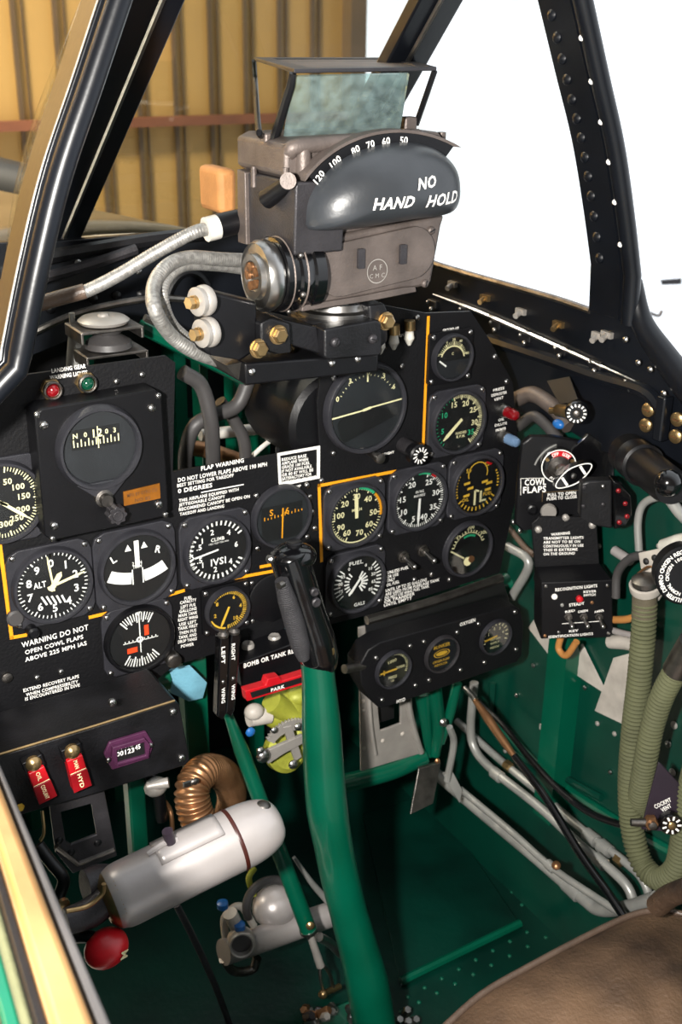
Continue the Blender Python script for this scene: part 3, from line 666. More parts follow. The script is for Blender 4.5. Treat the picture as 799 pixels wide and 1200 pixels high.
def f(c): ticks(c, .82, .92, 245, -65, 50, .022, 5, .045, .76); c.arc(0, 0, .88, .94, 240, 190, 0); c.arc(0, 0, .88, .94, -65, -120, 0); nums(c, [('20', 132), ('100', 170), ('90', 208), ('60', -122), ('70', -78), ('60', -40), ('50', -2), ('40', 48), ('30', 90)], .62, .19); c.text('M.P.H', .02, .18, .1, .35)
def f2(c): hand(c, 92, .72, .14, .1)
gauge('coolant_gauge', 'round gauge with cream numbers and a green and yellow arc, inside the yellow corner line', 420, 605, .0375, faces=[('dial_markings', 'cream', f), ('needle', 'cream', f2), ('green_arc', 'green_mark', lambda c: c.arc(0, 0, .84, .93, 85, 45, .0002)), ('yellow_arc', 'yellow', lambda c: c.arc(0, 0, .84, .93, 43, -10, .0002))])
def f(c): ticks(c, .82, .92, 70, -250, 64, .022, 4, .045, .76); nums(c, [('15', 168), ('20', 118), ('25', 58), ('30', 12), ('35', -32), ('40', -72), ('10', 208), ('5', -108)], .64, .19); c.text('IN HG', 0, .28, .09, .3); c.text('MAN PRESS', 0, .15, .08, .42)
def f2(c): hand(c, 268, .84, .10, .05)
gauge('manifold_pressure_gauge', 'manifold pressure gauge with white numbers and its hand pointing straight down', 494, 587, .0378, faces=[('dial_markings', 'white', f), ('needle', 'white', f2), ('green_arc', 'green_mark', lambda c: c.arc(0, 0, .85, .93, 95, 65, .0002)), ('red_arc', 'red', lambda c: c.arc(0, 0, .85, .93, 62, 50, .0002))])
def f(c):
    c.arc(0, .42, .36, .40, 200, -20, 0); ticks(c, .8, .88, 200, 150, 7, .05); ticks(c, .8, .88, -10, 28, 5, .05); ticks(c, .74, .88, 215, 325, 10, .05)
    for x_, y_ in ((-.42, .14), (-.28, -.05), (-.42, -.28), (.30, .08), (.48, .0), (.44, -.22)): c.prism([(x_-.12, y_-.05), (x_+.12, y_-.03), (x_+.12, y_+.06), (x_-.12, y_+.03)], 0, .0001)
    c.text('50', -.38, .58, .14); c.text('70', .35, .68, .14); c.text('OIL', -.45, -.42, .12); c.text('FUEL', .45, -.36, .12)
def f2(c): c.quad(-.10, -.66, -.10, -.14, .08, .001); c.quad(-.1, -.14, .06, -.2, .06, .001); c.quad(.14, -.6, .14, -.2, .08, .001); c.quad(.14, -.55, .36, -.55, .06, .001)
gauge('engine_gauge', 'three-in-one engine gauge with pale yellow scales at the right of the panel', 562, 570, .0378, faces=[('dial_markings', 'lume_yellow', f), ('needles', 'cream', f2), ('red_mark', 'red', lambda c: c.prism([(.28, .72), (.5, .62), (.54, .68), (.32, .78)], 0, .0002))])
def f(c): ticks(c, .62, .74, 165, 20, 14, .03, 2, .05); nums(c, [('100', 135), ('200', 85), ('300', 38)], .84, .14); c.arc(0, 0, .62, .65, 165, 20, 0)
def f2(c): c.quad(-.78, .10, -.18, -.30, .06, .001); c.prism(circ(-.02, -.45, .17, 10), .0005, .002)
gauge('oil_temperature_gauge', 'oil temperature gauge with 100, 200, 300 and a pale slanted hand', 551, 645, .0355, faces=[('dial_markings', 'cream', f), ('needle', 'cream', f2), ('green_arc', 'green_mark', lambda c: c.arc(0, 0, .5, .58, 115, 60, .0002)), ('pivot', 'copper', lambda c: c.prism(circ(.12, -.38, .13, 10), .0005, .0025))], flange='round', fs=1.06, scr=False, prot=.008)
def f(c):
    c.text('FUEL', -.05, .70, .13, .5); ticks(c, .72, .9, 40, -40, 9, .05); ticks(c, .30, .48, 130, 230, 6, .05); ticks(c, .62, .85, 215, 140, 7, .04); ticks(c, .15, .40, 60, -60, 6, .06)
    nums(c, [('0', 120), ('25', 148), ('50', 172), ('75', 196), ('0', 60), ('10', 38), ('30', 15), ('65', -10), ('85', -35)], .62, .11); c.text('GALS', .1, -.78, .12, .4)
gauge('fuel_gauge', 'fuel quantity gauge crowded with white scales, right of the stick grip', 421, 684, .0375, faces=[('dial_markings', 'white', f), ('needle', 'white', lambda c: hand(c, 232, .5, .1))])
# blank cover behind the stick grip
c = MB(PAN); p = PAN.xy(318, 700); M = Matrix.Translation((p.x, p.y, 0)); cv = thing('blank_cover', 'dark round blanking cover between the small suction gauge and the stick grip', 'cover plate', tuple(PAN.T @ Vector((p.x, p.y, 0))))
c.lathe([(.030, .0004), (.030, .003), (.028, .004)], 40, M); c.build('disc', 'satin_black', cv)
for a in (0, 90, 180, 270): screw(PAN, p.x+.034*math.cos(rad(a+45)), p.y+.034*math.sin(rad(a+45)), 0, .003, cv)
# ---------------------------------------------------------------- gyro compass box
gz = .03
gb = thing('gyro_compass', 'square black gyro compass unit with a brass plate, under the two warning lights', 'compass', tuple(PAN.w(120, 620, 0)))
c = MB(PAN); poly = [tuple(PAN.xy(x_, y_, gz)[:2]) for x_, y_ in ((41, 486), (50, 479), (182, 457), (190, 462), (198, 597), (192, 606), (62, 634), (53, 628))]
c.prism(poly, .0005, gz); c.build('case', 'satin_black', gb, bev=.0015)
p = PAN.xy(120, 527, gz+.01); X0, Y0 = p.x, p.y; M = Matrix.Translation((X0, Y0, 0))
c = MB(PAN); c.lathe([(.043, gz), (.043, gz+.004), (.0405, gz+.010), (.038, gz+.010), (.036, gz+.004)], 48, M, False); rg = c.build('bezel_ring', 'bezel', gb)
p = PAN.xy(126, 584, gz+.01); c = MB(PAN); c.prism([(X0-.026, Y0-.034), (p.x-.009, p.y), (p.x+.009, p.y), (X0+.026, Y0-.034)], gz, gz+.006); c.build('bezel_neck', 'bezel', gb, bev=.001)
c = MB(PAN); c.lathe([(.0385, gz), (.0385, gz+.003)], 40, M); dl = c.build('dial', 'dial_grey', gb)
c = MB(PAN); c.prism([(X0-.027, Y0+.001), (X0+.021, Y0+.001), (X0+.021, Y0+.021), (X0-.027, Y0+.021)], gz+.003, gz+.0034); c.build('card_window', 'dial_black', dl)
c = MB(PAN); zz = gz+.0037
for i in range(13): c.quad(X0-.025+i*.0037, Y0+.004, X0-.025+i*.0037, Y0+.0085+(.003 if i % 2 == 0 else 0), .0011, zz)
for s_, dx in (('N', -.021), ('0', -.011), ('12', 0.001), ('0', .010), ('3', .018)): c.text(s_, X0+dx-.002, Y0+.0155, .005 if s_ != '12' else .008, None, 'C', zz)
c.quad(X0-.001, Y0+.0, X0-.001, Y0+.022, .001, zz+.0002); c.build('dial_markings', 'cream', dl, flat=True)
c = MB(PAN); c.lathe([(.0375, gz+.0065), (.0375, gz+.0072)], 40, M); c.build('glass', 'gauge_glass', gb)
c = MB(PAN); p = PAN.xy(127, 588, gz+.015); M = Matrix.Translation((p.x, p.y, 0)); c.lathe([(.009, gz), (.009, gz+.006), (.006, gz+.007), (.006, gz+.014)], 20, M); kn = c.build('knob_shaft', 'worn_steel', gb)
c = MB(PAN); p = PAN.xy(137, 603, gz+.02); pts = []
for i in range(40): a = 2*PI*i/40; rr = .0088+.001*math.cos(a*8); pts.append((p.x+rr*math.cos(a), p.y+rr*math.sin(a)))
c.prism(pts, gz+.012, gz+.024); c.lathe([(.006, gz+.024), (.005, gz+.026), (.003, gz+.0255)], 16, Matrix.Translation((p.x, p.y, 0))); c.build('knob', 'dark_cast', kn, bev=.0008)
c = MB(PAN); c.prism([tuple(PAN.xy(x_, y_, gz)[:2]) for x_, y_ in ((144.5, 576), (187, 566), (188, 583.5), (145.5, 592.5))], gz, gz+.0012); bp_ = c.build('maker_plate', 'brass_plate', gb)
c = MB(PAN)
for s_, a, b_ in (('MFG BY GYRO CO', (149, 582), (184, 574.5)), ('NO 85', (158, 587.5), (176, 584))):
    pa, pb = PAN.xy(*a, gz), PAN.xy(*b_, gz); c.text(s_, pa.x, pa.y+.0015, .0036, (pb-pa).length, 'L', gz+.0016, math.atan2((pb-pa).y, (pb-pa).x))
c.build('plate_lettering', 'copper', bp_, flat=True)
for x_, y_, rr in ((52, 498, .0045), (178, 478, .0045), (64, 616, .0045), (186, 591, .0045), (44, 486, .003), (186, 464, .003), (62, 631, .003), (194, 603, .003)):
    q = PAN.xy(x_, y_, gz); screw(PAN, q.x, q.y, gz, rr, gb)
# landing gear lights
for px, py, m_, col in ((64, 459, 'red_glass', 'red'), (105, 451, 'green_glass', 'green')):
    q = PAN.xy(px, py, .012); w_ = thing('warning_light', f'{col} landing gear warning light in a hexagonal brass bezel', 'warning light', tuple(PAN.w(px, py)), 'landing gear warning lights')
    c = MB(PAN); c.lathe([(.0108, 0), (.0108, .005), (.0098, .006)], 6, Matrix.Translation((q.x, q.y, 0))); c.build('nut', 'brass', w_)
    c = MB(PAN); M = Matrix.Translation((q.x, q.y, 0)); c.lathe([(.0090, .005), (.0090, .010), (.0078, .011), (.0068, .010)], 28, M, False); c.build('collar', 'worn_steel', w_)
    c = MB(PAN); c.ball((q.x, q.y, .007), (.0068, .0068, .0058), 10); c.build('lens', m_, w_)
# press-to-test lights at right
for px, py, m_, lb in ((588, 480, 'red_glass', 'dark red jewel light on the right edge of the panel'), (589, 511, 'blue_glass', 'blue grey jewel light below the red one on the right edge')):
    w_ = thing('jewel_light', lb, 'indicator light', tuple(PAN.w(px, py)), 'jewel lights')
    q = PAN.xy(px, py); M = Matrix.Translation((q.x, q.y, 0)); c = MB(PAN); c.lathe([(.0085, 0), (.0085, .008), (.007, .011)], 20, M); c.build('collar', 'steel', w_)
    c = MB(PAN); c.lathe([(.0068, .01), (.0068, .024), (.0055, .028), (.002, .030)], 20, M); c.build('lens', m_, w_)
# toggle switches
for px, py, d_ in ((474, 653, 'left'), (497, 646, 'right')):
    w_ = thing('toggle_switch', f'{d_} of two metal toggle switches beside the fuel gauge', 'switch', tuple(PAN.w(px, py)), 'panel toggle switches')
    q = PAN.xy(px, py, .004); M = Matrix.Translation((q.x, q.y, 0)); c = MB(PAN); c.lathe([(.0075, 0), (.0075, .003), (.0055, .0035), (.0055, .007)], 12, M); c.build('nut', 'worn_steel', w_)
    c = MB(PAN); c.tube([(q.x, q.y, .005), (q.x+.003, q.y-.006, .022)], [.0022, .0036], 12, 0); c.ball((q.x+.003, q.y-.006, .022), .0036, 8); c.build('lever', 'steel', w_)
# cockpit lamp dimmer knob with dial
w_ = thing('dimmer_knob', 'black knob with white dial marks at the foot of the vertical yellow line', 'knob', tuple(PAN.w(480, 530)))
q = PAN.xy(478, 524, .01); c = MB(PAN); M = Matrix.Translation((q.x, q.y, 0)); c.lathe([(.009, 0), (.009, .026), (.007, .028)], 24, M); c.build('barrel', 'dark_cast', w_)
c = MB(PAN); q = PAN.xy(493, 534, .034); M = Matrix.Translation((q.x, q.y, 0)); c.lathe([(.012, .020), (.0128, .022), (.0128, .032), (.011, .034)], 28, M); kb = c.build('knob', 'satin_black', w_)
c = MB(PAN)
for i in range(12):
    a = 2*PI*i/12; c.quad(q.x+.005*math.cos(a), q.y+.005*math.sin(a), q.x+.010*math.cos(a+.2), q.y+.010*math.sin(a+.2), .0016, .0345)
c.build('dial_markings', 'white', kb, flat=True)
# spare bulbs in clips
for px, py, d_ in ((446, 398, 'left one, nearest the sight clamp'), (462, 393, 'middle one'), (480, 388, 'right one, nearest the yellow line')):
    w_ = thing('spare_bulb', f'spare lamp bulb in a clip under the gunsight, {d_}', 'bulb', tuple(PAN.w(px, py)), 'spare bulbs')
    q = PAN.xy(px, py, .008); c = MB(PAN); c.tube([(q.x, q.y+.012, .008), (q.x+.0005, q.y+.001, .008)], .0062, 14, 0); c.build('cap', 'brass', w_)
    c = MB(PAN); c.tube([(q.x, q.y+.002, .008), (q.x, q.y-.008, .008), (q.x+.0005, q.y-.016, .008)], [.0045, .0062, .002], 14); c.build('glass_envelope', 'bulb_glass', w_)
# ================================================================ gunsight
SP = Plane((0, -.14, 0))                       # plane of the face turned to the pilot
gs = thing('gunsight', 'grey reflector gunsight with a black crash pad lettered NO HAND HOLD', 'gunsight', (.0, -.06, .93))
c = MB(SP)                                     # lower housing
low_ = [(350, 362), (356, 283), (522, 252), (518, 264), (506, 330), (503, 335)]
c.prism(SP.pl(low_), -.105, 0); body = c.build('lower_housing', 'cast_grey', gs, bev=.003)
c = MB(SP); mid = [(352, 290), (352, 215), (338, 206), (338, 172), (352, 164), (520, 155), (528, 170), (522, 262)]
c.prism(SP.pl(mid), -.10, -.006); c.build('upper_housing', 'cast_grey', gs, bev=.003)
# left side plate with flange
lp = thing_ = None
c = MB(); A = at(352, 222, Y=-.128); xs = A.x-.006
q = [at(281, 200, X=xs-.012), at(347, 214, X=xs-.012), at(345, 300, X=xs-.012), at(283, 282, X=xs-.012)]
c.hexa(q, [p+Vector((.05, 0, 0)) for p in q]); sb = c.build('side_box', 'dark_cast', gs, bev=.002)
c = MB(); q = [at(278, 198, X=xs-.016), at(287, 202, X=xs-.016), at(289, 287, X=xs-.016), at(279, 284, X=xs-.016)]
c.hexa(q, [p+Vector((.03, 0, 0)) for p in q]); c.build('side_flange', 'cast_grey', sb, bev=.001)
for px, py in ((298, 203), (310, 300), (335, 205)):
    p = at(px, py, X=xs-.012); c = MB(); c.cyl(p-Vector((0, 0, .012)), p+Vector((0, 0, .006)), .003); c.build('stud', 'cast_grey', sb)
# stadium cover plate, clips, round stamp and corner screws
lx = [SP.xy(*q_, .0) for q_ in ((372, 312), (505, 288))]
st = []
A, B = SP.xy(398, 316, 0), SP.xy(483, 296, 0); rr = .0245; d = (B-A).normalized(); ang = math.atan2(d.y, d.x)
for i in range(13): a = ang-PI/2+PI*i/12; st.append((B.x+rr*math.cos(a), B.y+rr*math.sin(a)))
for i in range(13): a = ang+PI/2+PI*i/12; st.append((A.x+rr*math.cos(a), A.y+rr*math.sin(a)))
c = MB(SP); c.prism(st, -.001, .0035); cvp = c.build('cover_plate', 'cast_grey', gs, bev=.0015)
for px, py in ((420, 302), (469, 297)):
    q = SP.xy(px, py); c = MB(SP); c.prism(rrect(q.x-.0035, q.y-.009, q.x+.0035, q.y+.009, .001), .003, .0065); c.build('clip', 'dark_cast', cvp, bev=.0006)
c = MB(SP.T @ Matrix.Translation((*SP.xy(440, 317)[:2], .0038)))
c.arc(0, 0, .0105, .0113, 0, 360, 0, 32); c.text('A F', 0, .0035, .005, None, bold=0); c.text('C M C', 0, -.004, .0042, None, bold=0); c.build('stamp', 'alloy', cvp, flat=True)
for px, py in ((366, 348), (372, 299), (498, 332), (505, 270)):
    q = SP.xy(px, py); screw(SP, q.x, q.y, 0, .004, gs, 'cast_grey')
c = MB(SP); c.prism(SP.pl([(351, 364), (352, 357), (420, 346), (470, 336), (484, 335), (485, 341), (440, 350)]), .0, .005); c.build('lower_lip', 'cast_grey', gs, bev=.0008)
# crash pad
pad = [(357, 262), (358, 240), (364, 222), (375, 205), (390, 190), (410, 178), (436, 169), (462, 165), (486, 166), (505, 172), (520, 184), (529, 198), (532, 215), (531, 232), (524, 245), (508, 251), (470, 256), (420, 264), (380, 268), (362, 268)]
pad = [(a[0], a[1], 0) for a in crom([(x, y, 0) for x, y in pad+pad[:1]], 3)[:-1]]
PP = Plane((0, -.15, 0)); c = MB(PP); c.dome(PP.pl([(x+1, y+1) for x, y, _ in pad]), .042, 0, 10, .42, .012)
pd = c.build('crash_pad', 'pad_rubber', gs, ang=70)
bvh = BVHTree.FromPolygons([v for v in c.v], c.f)
tx = MB(PP)
for s_, a, b_, h in (('NO', (485, 228), (509, 224.5), 13), ('HAND', (436, 251), (483, 248), 13.5), ('HOLD', (497, 248), (542, 243.5), 13.5)):
    line_text(PP, s_, (a[0]-25, a[1]-12), (b_[0]-27, b_[1]-12.5), h, tx, bold=1.6, shear=.22)
# cut the stencil bridges by leaving gaps, then lay the letters on the pad
V = []
for v in tx.v:
    d = (v-CAM).normalized(); 
    hit = bvh.ray_cast(v+Vector((0, -.3, 0)), Vector((0, 1, 0)))
    V.append(hit[0]+Vector((0, -.0006, 0)) if hit[0] else v)
bm = bmesh.new(); vs = [bm.verts.new(v) for v in tx.v]
for f_ in tx.f:
    try: bm.faces.new([vs[i] for i in f_])
    except ValueError: pass
bmesh.ops.triangulate(bm, faces=bm.faces); bmesh.ops.subdivide_edges(bm, edges=bm.edges, cuts=2)
for v in bm.verts:
    hit = bvh.ray_cast(v.co+Vector((0, -.3, 0)), Vector((0, 1, 0)))
    if hit[0]: v.co = hit[0]+Vector((-.0003, -.0007, 0))
tm = MB(); bm.verts.index_update(); tm.v = [v.co.copy() for v in bm.verts]; tm.f = [tuple(v.index for v in f_.verts) for f_ in bm.faces]; bm.free()
tm.build('stencil_lettering', 'white', pd, flat=True)
# range scale arc over the pad
c = MB(PP)
def ap(r, a): return tuple(PP.xy(469+r*math.cos(rad(a)), 290-r*math.sin(rad(a)), .004)[:2])
RA, RB = 96, 134
c.prism([ap(RB, a) for a in range(62, 146, 4)]+[ap(RA, a) for a in range(145, 61, -4)], -.004, .004); sc_ = c.build('range_scale', 'satin_black', gs, bev=.0006)
c = MB(PP)
for i in range(17):
    a = 140-i*3.6; L = 9 if i % 2 else 14; p, q = ap(104, a), ap(104+L, a); c.quad(p[0], p[1], q[0], q[1], .0011, .0044)
for s_, a in (('120', 139), ('100', 127), ('80', 114.5), ('70', 106), ('60', 97.5), ('50', 88)):
    p = ap(126, a); c.text(s_, p[0], p[1], .006, None, 'C', .0044, rad(a-90))
c.build('scale_markings', 'white', sc_, flat=True)
c = MB(PP); c.prism([ap(RB+4, a) for a in range(58, 146, 4)]+[ap(RB+.5, a) for a in range(145, 57, -4)], -.012, .003); c.build('scale_rim', 'cast_grey', gs)
# stub, knob arm, stud on top
c = MB(); p = at(356, 196, Y=-.135); c.cyl(p-Vector((0, 0, .012)), p+Vector((0, 0, .018)), .0075, .0062, 20); k = c.build('post_stud', 'cast_grey', gs)
c = MB(); c.cyl(p+Vector((0, 0, .016)), p+Vector((0, 0, .022)), .005); c.build('stud_cap', 'dark_cast', k)
c = MB(); c.tube([at(312, 234, X=xs-.02), at(340, 214, X=xs-.01)], [.0085, .007], 16, 0); k = c.build('lock_lever', 'satin_black', gs)
c = MB(); c.cyl(at(338, 212, X=xs-.022), at(338, 212, X=xs+.0), .007); c.build('pivot', 'cast_grey', k)
c = MB(); p = at(370, 228, Y=-.146); c.axial(p, p+Vector((0, -1, 0)), [(.010, 0), (.010, .005), (.006, .006), (.004, .003)], 20); c.build('boss', 'cast_grey', gs)
c = MB(); p = at(517, 168, Y=-.12); c.cyl(p, p+Vector((0, 0, .010)), .0045); c.build('knurled_stud', 'cast_grey', gs)
# upper rear casting that carries the glass
c = MB(); 
a0, a1 = at(318, 182, Y=-.07), at(486, 152, Y=-.07)
zb = a1.z-.04; zt = at(400, 160, Y=-.10).z
c.hexa([(a0.x, -.125, zb), (a1.x, -.125, zb), (a1.x, -.02, zb), (a0.x, -.02, zb)], [(a0.x+.002, -.12, zt), (a1.x, -.12, zt), (a1.x, -.04, zt), (a0.x+.002, -.04, zt)]); c.build('head_casting', 'cast_grey', gs, bev=.004)
c = MB(); p = at(392, 172, Y=-.135); c.tube([at(338, 180, Y=-.13), at(352, 171, Y=-.135), at(430, 165, Y=-.135), at(490, 160, Y=-.125)], .007, 10); c.build('cast_rib', 'cast_grey', gs)
# hood frame and reflector glass
TZ = at(430, 85, Y=-.135).z
pA, pB = at(345, 86, Z=TZ), at(512, 83, Z=TZ); pC, pD = at(470, 71, Z=TZ), at(298, 71, Z=TZ)
c = MB(); up = Vector((0, 0, .003)); inn = lambda p, q: p.lerp((pA+pB+pC+pD)/4, q)
T2 = Matrix.Translation((0, 0, 0)); c.prism([tuple(p[:2]) for p in (pA, pB, pC, pD)], TZ, TZ+.0035, [[tuple(inn(p, .22)[:2]) for p in (pA, pB, pC, pD)]])
hf = c.build('hood_frame', 'dark_cast', gs, bev=.0008)
c = MB(); c.prism([tuple(inn(p, .2)[:2]) for p in (pA, pB, pC, pD)], TZ+.001, TZ+.0022); c.build('hood_plate', 'cast_grey', hf)
gb0, gb1 = at(334, 166, Y=-.105), at(468, 160, Y=-.105)
gt0, gt1 = pA+Vector((.002, .006, -.003)), at(480, 87, Y=pA.y+.006)
nn = (gt0-gb0).cross(gb1-gb0).normalized()*.003
c = MB(); c.hexa([gb0, gb1, gt1, gt0], [p+nn for p in (gb0, gb1, gt1, gt0)]); c.build('reflector_glass', 'reflector_glass', gs)
c = MB(); c.tube([pA+Vector((.001, .004, 0)), at(341, 100, Y=pA.y+.008), at(318, 176, Y=-.09)], [.0032, .004, .0045], 8, 0); c.build('hood_strut', 'satin_black', hf)
c = MB(); c.tube([pD, at(300, 100, Y=pD.y), at(303, 148, Y=-.08), at(308, 160, Y=-.085), at(320, 158, Y=-.09), at(330, 140, Y=-.10)], .0028, 8); c.build('hood_strut', 'satin_black', hf)
c = MB(); c.tube([pB+Vector((0, .003, 0)), at(488, 146, Y=-.09)], .0028, 8, 0); c.build('hood_strut', 'satin_black', hf)
c = MB(); c.tube([pC, at(463, 104, Y=pC.y), at(470, 152, Y=-.07)], .0022, 8); c.build('hood_strut', 'satin_black', hf)
for px, py in ((316, 176), (478, 156)):
    p = at(px, py, Y=-.09); c = MB(); c.box(tuple(p), (.014, .012, .03)); c.build('lug', 'cast_grey', gs, bev=.002)
# range unit at lower left
a = at(350, 318, X=xs+.02); e = at(294, 325, X=xs-.05); ax = Vector((-1, -.12, 0))
p0_ = at(338, 320, X=xs-.004); rdm = m_px(p0_, 44)
c = MB(); c.axial(p0_+Vector((.022, 0, 0)), p0_+Vector((-.1, 0, 0)), [(rdm*1.0, 0), (rdm*1.02, .010), (rdm*.96, .012), (rdm*.96, .016), (rdm*1.0, .018), (rdm*1.0, .024), (rdm*.93, .026), (rdm*.93, .030), (rdm*.97, .031), (rdm*.97, .038), (rdm*.80, .040), (rdm*.80, .050)], 40)
ru = c.build('range_unit', 'gloss_black', gs)
for k, (rr, off) in enumerate(((.99, -.001), (.955, -.013))):
    c = MB(); M = p0_+Vector((.004-.013*k, 0, 0))
    c.axial(M, M+Vector((-1, 0, 0)), [(rdm*rr, 0), (rdm*rr+.0014, .001), (rdm*rr, .0025)], 40); c.build('brown_ring', 'cast_grey', ru)
c = MB(); M = p0_+Vector((-.018, 0, 0)); c.axial(M, M+Vector((-1, 0, 0)), [(rdm*.88, 0), (rdm*.94, .004), (rdm*.94, .010), (rdm*.86, .015), (rdm*.84, .013), (rdm*.62, .014), (rdm*.58, .019), (rdm*.42, .019), (rdm*.40, .016), (.001, .016)], 40)
cap_ = c.build('end_cap', 'steel', ru)
for i in range(5):
    a = 2*PI*i/5; q = M+Vector((-.0165, rdm*.26*math.cos(a), rdm*.26*math.sin(a))); c = MB(); c.axial(q, q+Vector((-1, 0, 0)), [(rdm*.12, 0), (rdm*.12, .003), (rdm*.05, .0035)], 12); c.build('contact_hole', 'copper', cap_)
for i in range(6):
    a = 2*PI*i/6+.4; q = p0_+Vector((-.002, rdm*math.cos(a), rdm*math.sin(a))); c = MB(); c.ball(q, .0028, 6); c.build('rivet', 'worn_steel', ru)
c = MB(); p = at(318, 288, X=xs-.012); c.cyl(p, p+Vector((0, 0, .008)), .005); c.build('hinge_boss', 'dark_cast', ru)
# stencil scar marks
# ---------------------------------------------------------------- sight mount
sm = thing('sight_mount', 'black clamp bracket with brass bolts carrying the gunsight', 'bracket', (0, -.08, .90))
o0 = at(392, 385, Y=-.105); 
mz = .93
ctr = at(395, 366, Z=at(395, 366, Y=-.09).z); ctr = at(396, 364, Y=-.085)
c = MB(); M = Matrix.Translation((ctr.x, ctr.y, ctr.z)); c.lathe([(.047, -.030), (.049, -.028), (.049, -.003), (.047, 0), (.040, 0), (.038, .002), (.038, .004)], 48, M); c.build('clamp_ring', 'satin_black', sm)
c = MB(); c.lathe([(.041, 0), (.041, .004), (.036, .006), (.034, .012)], 40, M); c.build('swivel_ring', 'steel', sm)
c = MB(); c.lathe([(.033, .002), (.033, .03)], 40, M); c.build('pedestal', 'gloss_black', sm)
MP = Plane((0, ctr.y-.052, 0))
def mpoly(pts, z0, z1, name, m, bev=.002, par=None):
    c = MB(MP); c.prism(MP.pl(pts), z0, z1); return c.build(name, m, par or sm, bev=bev)
mpoly([(378, 385), (440, 374), (445, 378), (446, 412), (442, 416), (382, 421), (378, 417)], -.02, .004, 'front_block', 'worn_black')
mpoly([(336, 376), (378, 386), (382, 418), (340, 405)], -.05, -.008, 'clamp_body', 'worn_black')
mpoly([(303, 378), (318, 372), (338, 378), (340, 412), (320, 414), (304, 408)], -.04, .004, 'left_ear', 'worn_black')
mpoly([(436, 360), (455, 357), (459, 366), (458, 384), (448, 392), (440, 388)], -.04, -.006, 'right_ear', 'worn_black')
for px, py in ((394, 402), (438, 398)):
    q = MP.xy(px-1, py-1, .004); screw(MP, q.x, q.y, .004, .0048, sm, 'dark_cast')
for px, py, z in ((326, 392, .004), (452, 376, -.006), (303, 408, .002)):
    q = MP.xy(px, py, z); c = MB(MP); M = Matrix.Translation((q.x, q.y, z)); c.lathe([(.0085, 0), (.0085, .002), (.007, .0025), (.007, .007), (.0055, .0085)], 6 if px != 999 else 20, M)
    c.lathe([(.009, 0), (.009, .0015)], 20, M); c.build('bolt', 'brass', sm)
# left arm box
c = MB(MP); c.prism(MP.pl([(243, 346), (252, 343), (306, 356), (306, 412), (287, 425), (247, 418), (243, 410)]), -.03, -.006); la = c.build('left_arm', 'satin_black', sm, bev=.003)
for px, py in ((236, 352), (241, 389)):
    p = at(px+4, py, Y=ctr.y-.05); q = p+Vector((-1, -.25, 0)); c = MB()
    c.axial(p, q, [(.0125, -.004), (.0135, -.002), (.0135, .002), (.012, .004), (.0125, .006), (.0125, .009), (.010, .010)], 28); wsh = c.build('shock_washer', 'alloy', sm)
    c = MB(); c.axial(p, q, [(.006, .010), (.006, .013)], 20); c.axial(p, q, [(.0055, .012), (.0055, .018)], 6); c.build('bolt', 'brass', wsh)
c = MB(); c.hexa([at(287, 426, Y=-.135), at(444, 415, Y=-.135), at(444, 436, Y=-.135), at(289, 452, Y=-.135)], [at(287, 426, Y=-.135)+Vector((0, .12, 0)), at(444, 415, Y=-.135)+Vector((0, .12, 0)), at(444, 436, Y=-.135)+Vector((0, .12, 0)), at(289, 452, Y=-.135)+Vector((0, .12, 0))])
c.build('support_shelf', 'satin_black', sm, bev=.002)
c = MB(); q = [at(265, 428, Y=-.12), at(288, 424, Y=-.13), at(290, 452, Y=-.13), at(283, 448, Y=-.12)]; c.hexa(q, [p+Vector((0, .08, 0)) for p in q]); c.build('gusset', 'worn_steel', sm)
for px, py in ((390, 426), (420, 421), (296, 436)):
    rivet(at(px, py, Y=-.136), (0, -1, 0), .0035, sm, 'steel')
# orange pad behind
c = MB(); q = [at(256, 198, Y=.02), at(279, 198, Y=.02), at(279, 252, Y=.02), at(258, 252, Y=.02)]; c.hexa(q, [p+Vector((0, .05, 0)) for p in q])
tag(c.build('sight_cushion', 'tan_pad', bev=.006), 'tan cushion block showing at the left behind the gunsight', 'cushion')
# braided cables
def braid_mesh(path, r, name, label, extra=None, loc=None):
    P = [at(x, y, Y=Y) for x, y, Y in path]; t = thing(name, label, 'cable', tuple(P[0]), 'braided cables from the gunsight')
    c = MB(); c.tube(P, r, 14, 10, ridge=(.0026, .00028)); c.build('braid', 'braid', t)
    if extra: extra(t, P)
    return t
def ex(t, P):
    c = MB(); d = (P[0]-P[1]).normalized(); c.cyl(P[0]-d*.004, P[0]+d*.010, .0115, .0115); c.build('ferrule', 'cable_white', t)
    c = MB(); c.cyl(P[0]+d*.008, P[0]+d*.045, .012, .011); c.build('plug', 'satin_black', t)
braid_mesh([(246, 268, -.04), (226, 273, -.04), (185, 295, -.03), (140, 322, -.02), (104, 340, -.01), (84, 346, 0)], .0062, 'sight_cable', 'straight silver braided cable running from the gunsight down to the left sill', ex)
P = [at(x, y, Y=Y) for x, y, Y in ((100, 341, -.01), (60, 352, -.0), (34, 360, .01))]; c = MB(); c.tube(P, .0072, 14); tag(c.build('cable_sleeve', 'leather_edge'), 'brown sleeve on the lower end of the straight braided cable', 'sleeve')
braid_mesh([(306, 306, -.03), (262, 304, -.035), (222, 302, -.04), (196, 312, -.05), (181, 334, -.06), (182, 362, -.09), (200, 392, -.08), (228, 412, -.08), (262, 424, -.07)], .0068, 'sight_cable', 'looping silver braided cable curling down left of the sight mount')
braid_mesh([(300, 318, -.02), (255, 312, -.03), (218, 312, -.04), (198, 326, -.05), (192, 348, -.06), (203, 380, -.06), (232, 404, -.06), (262, 416, -.05)], .0050, 'sight_cable', 'thinner braided cable inside the looping one beside the sight mount')
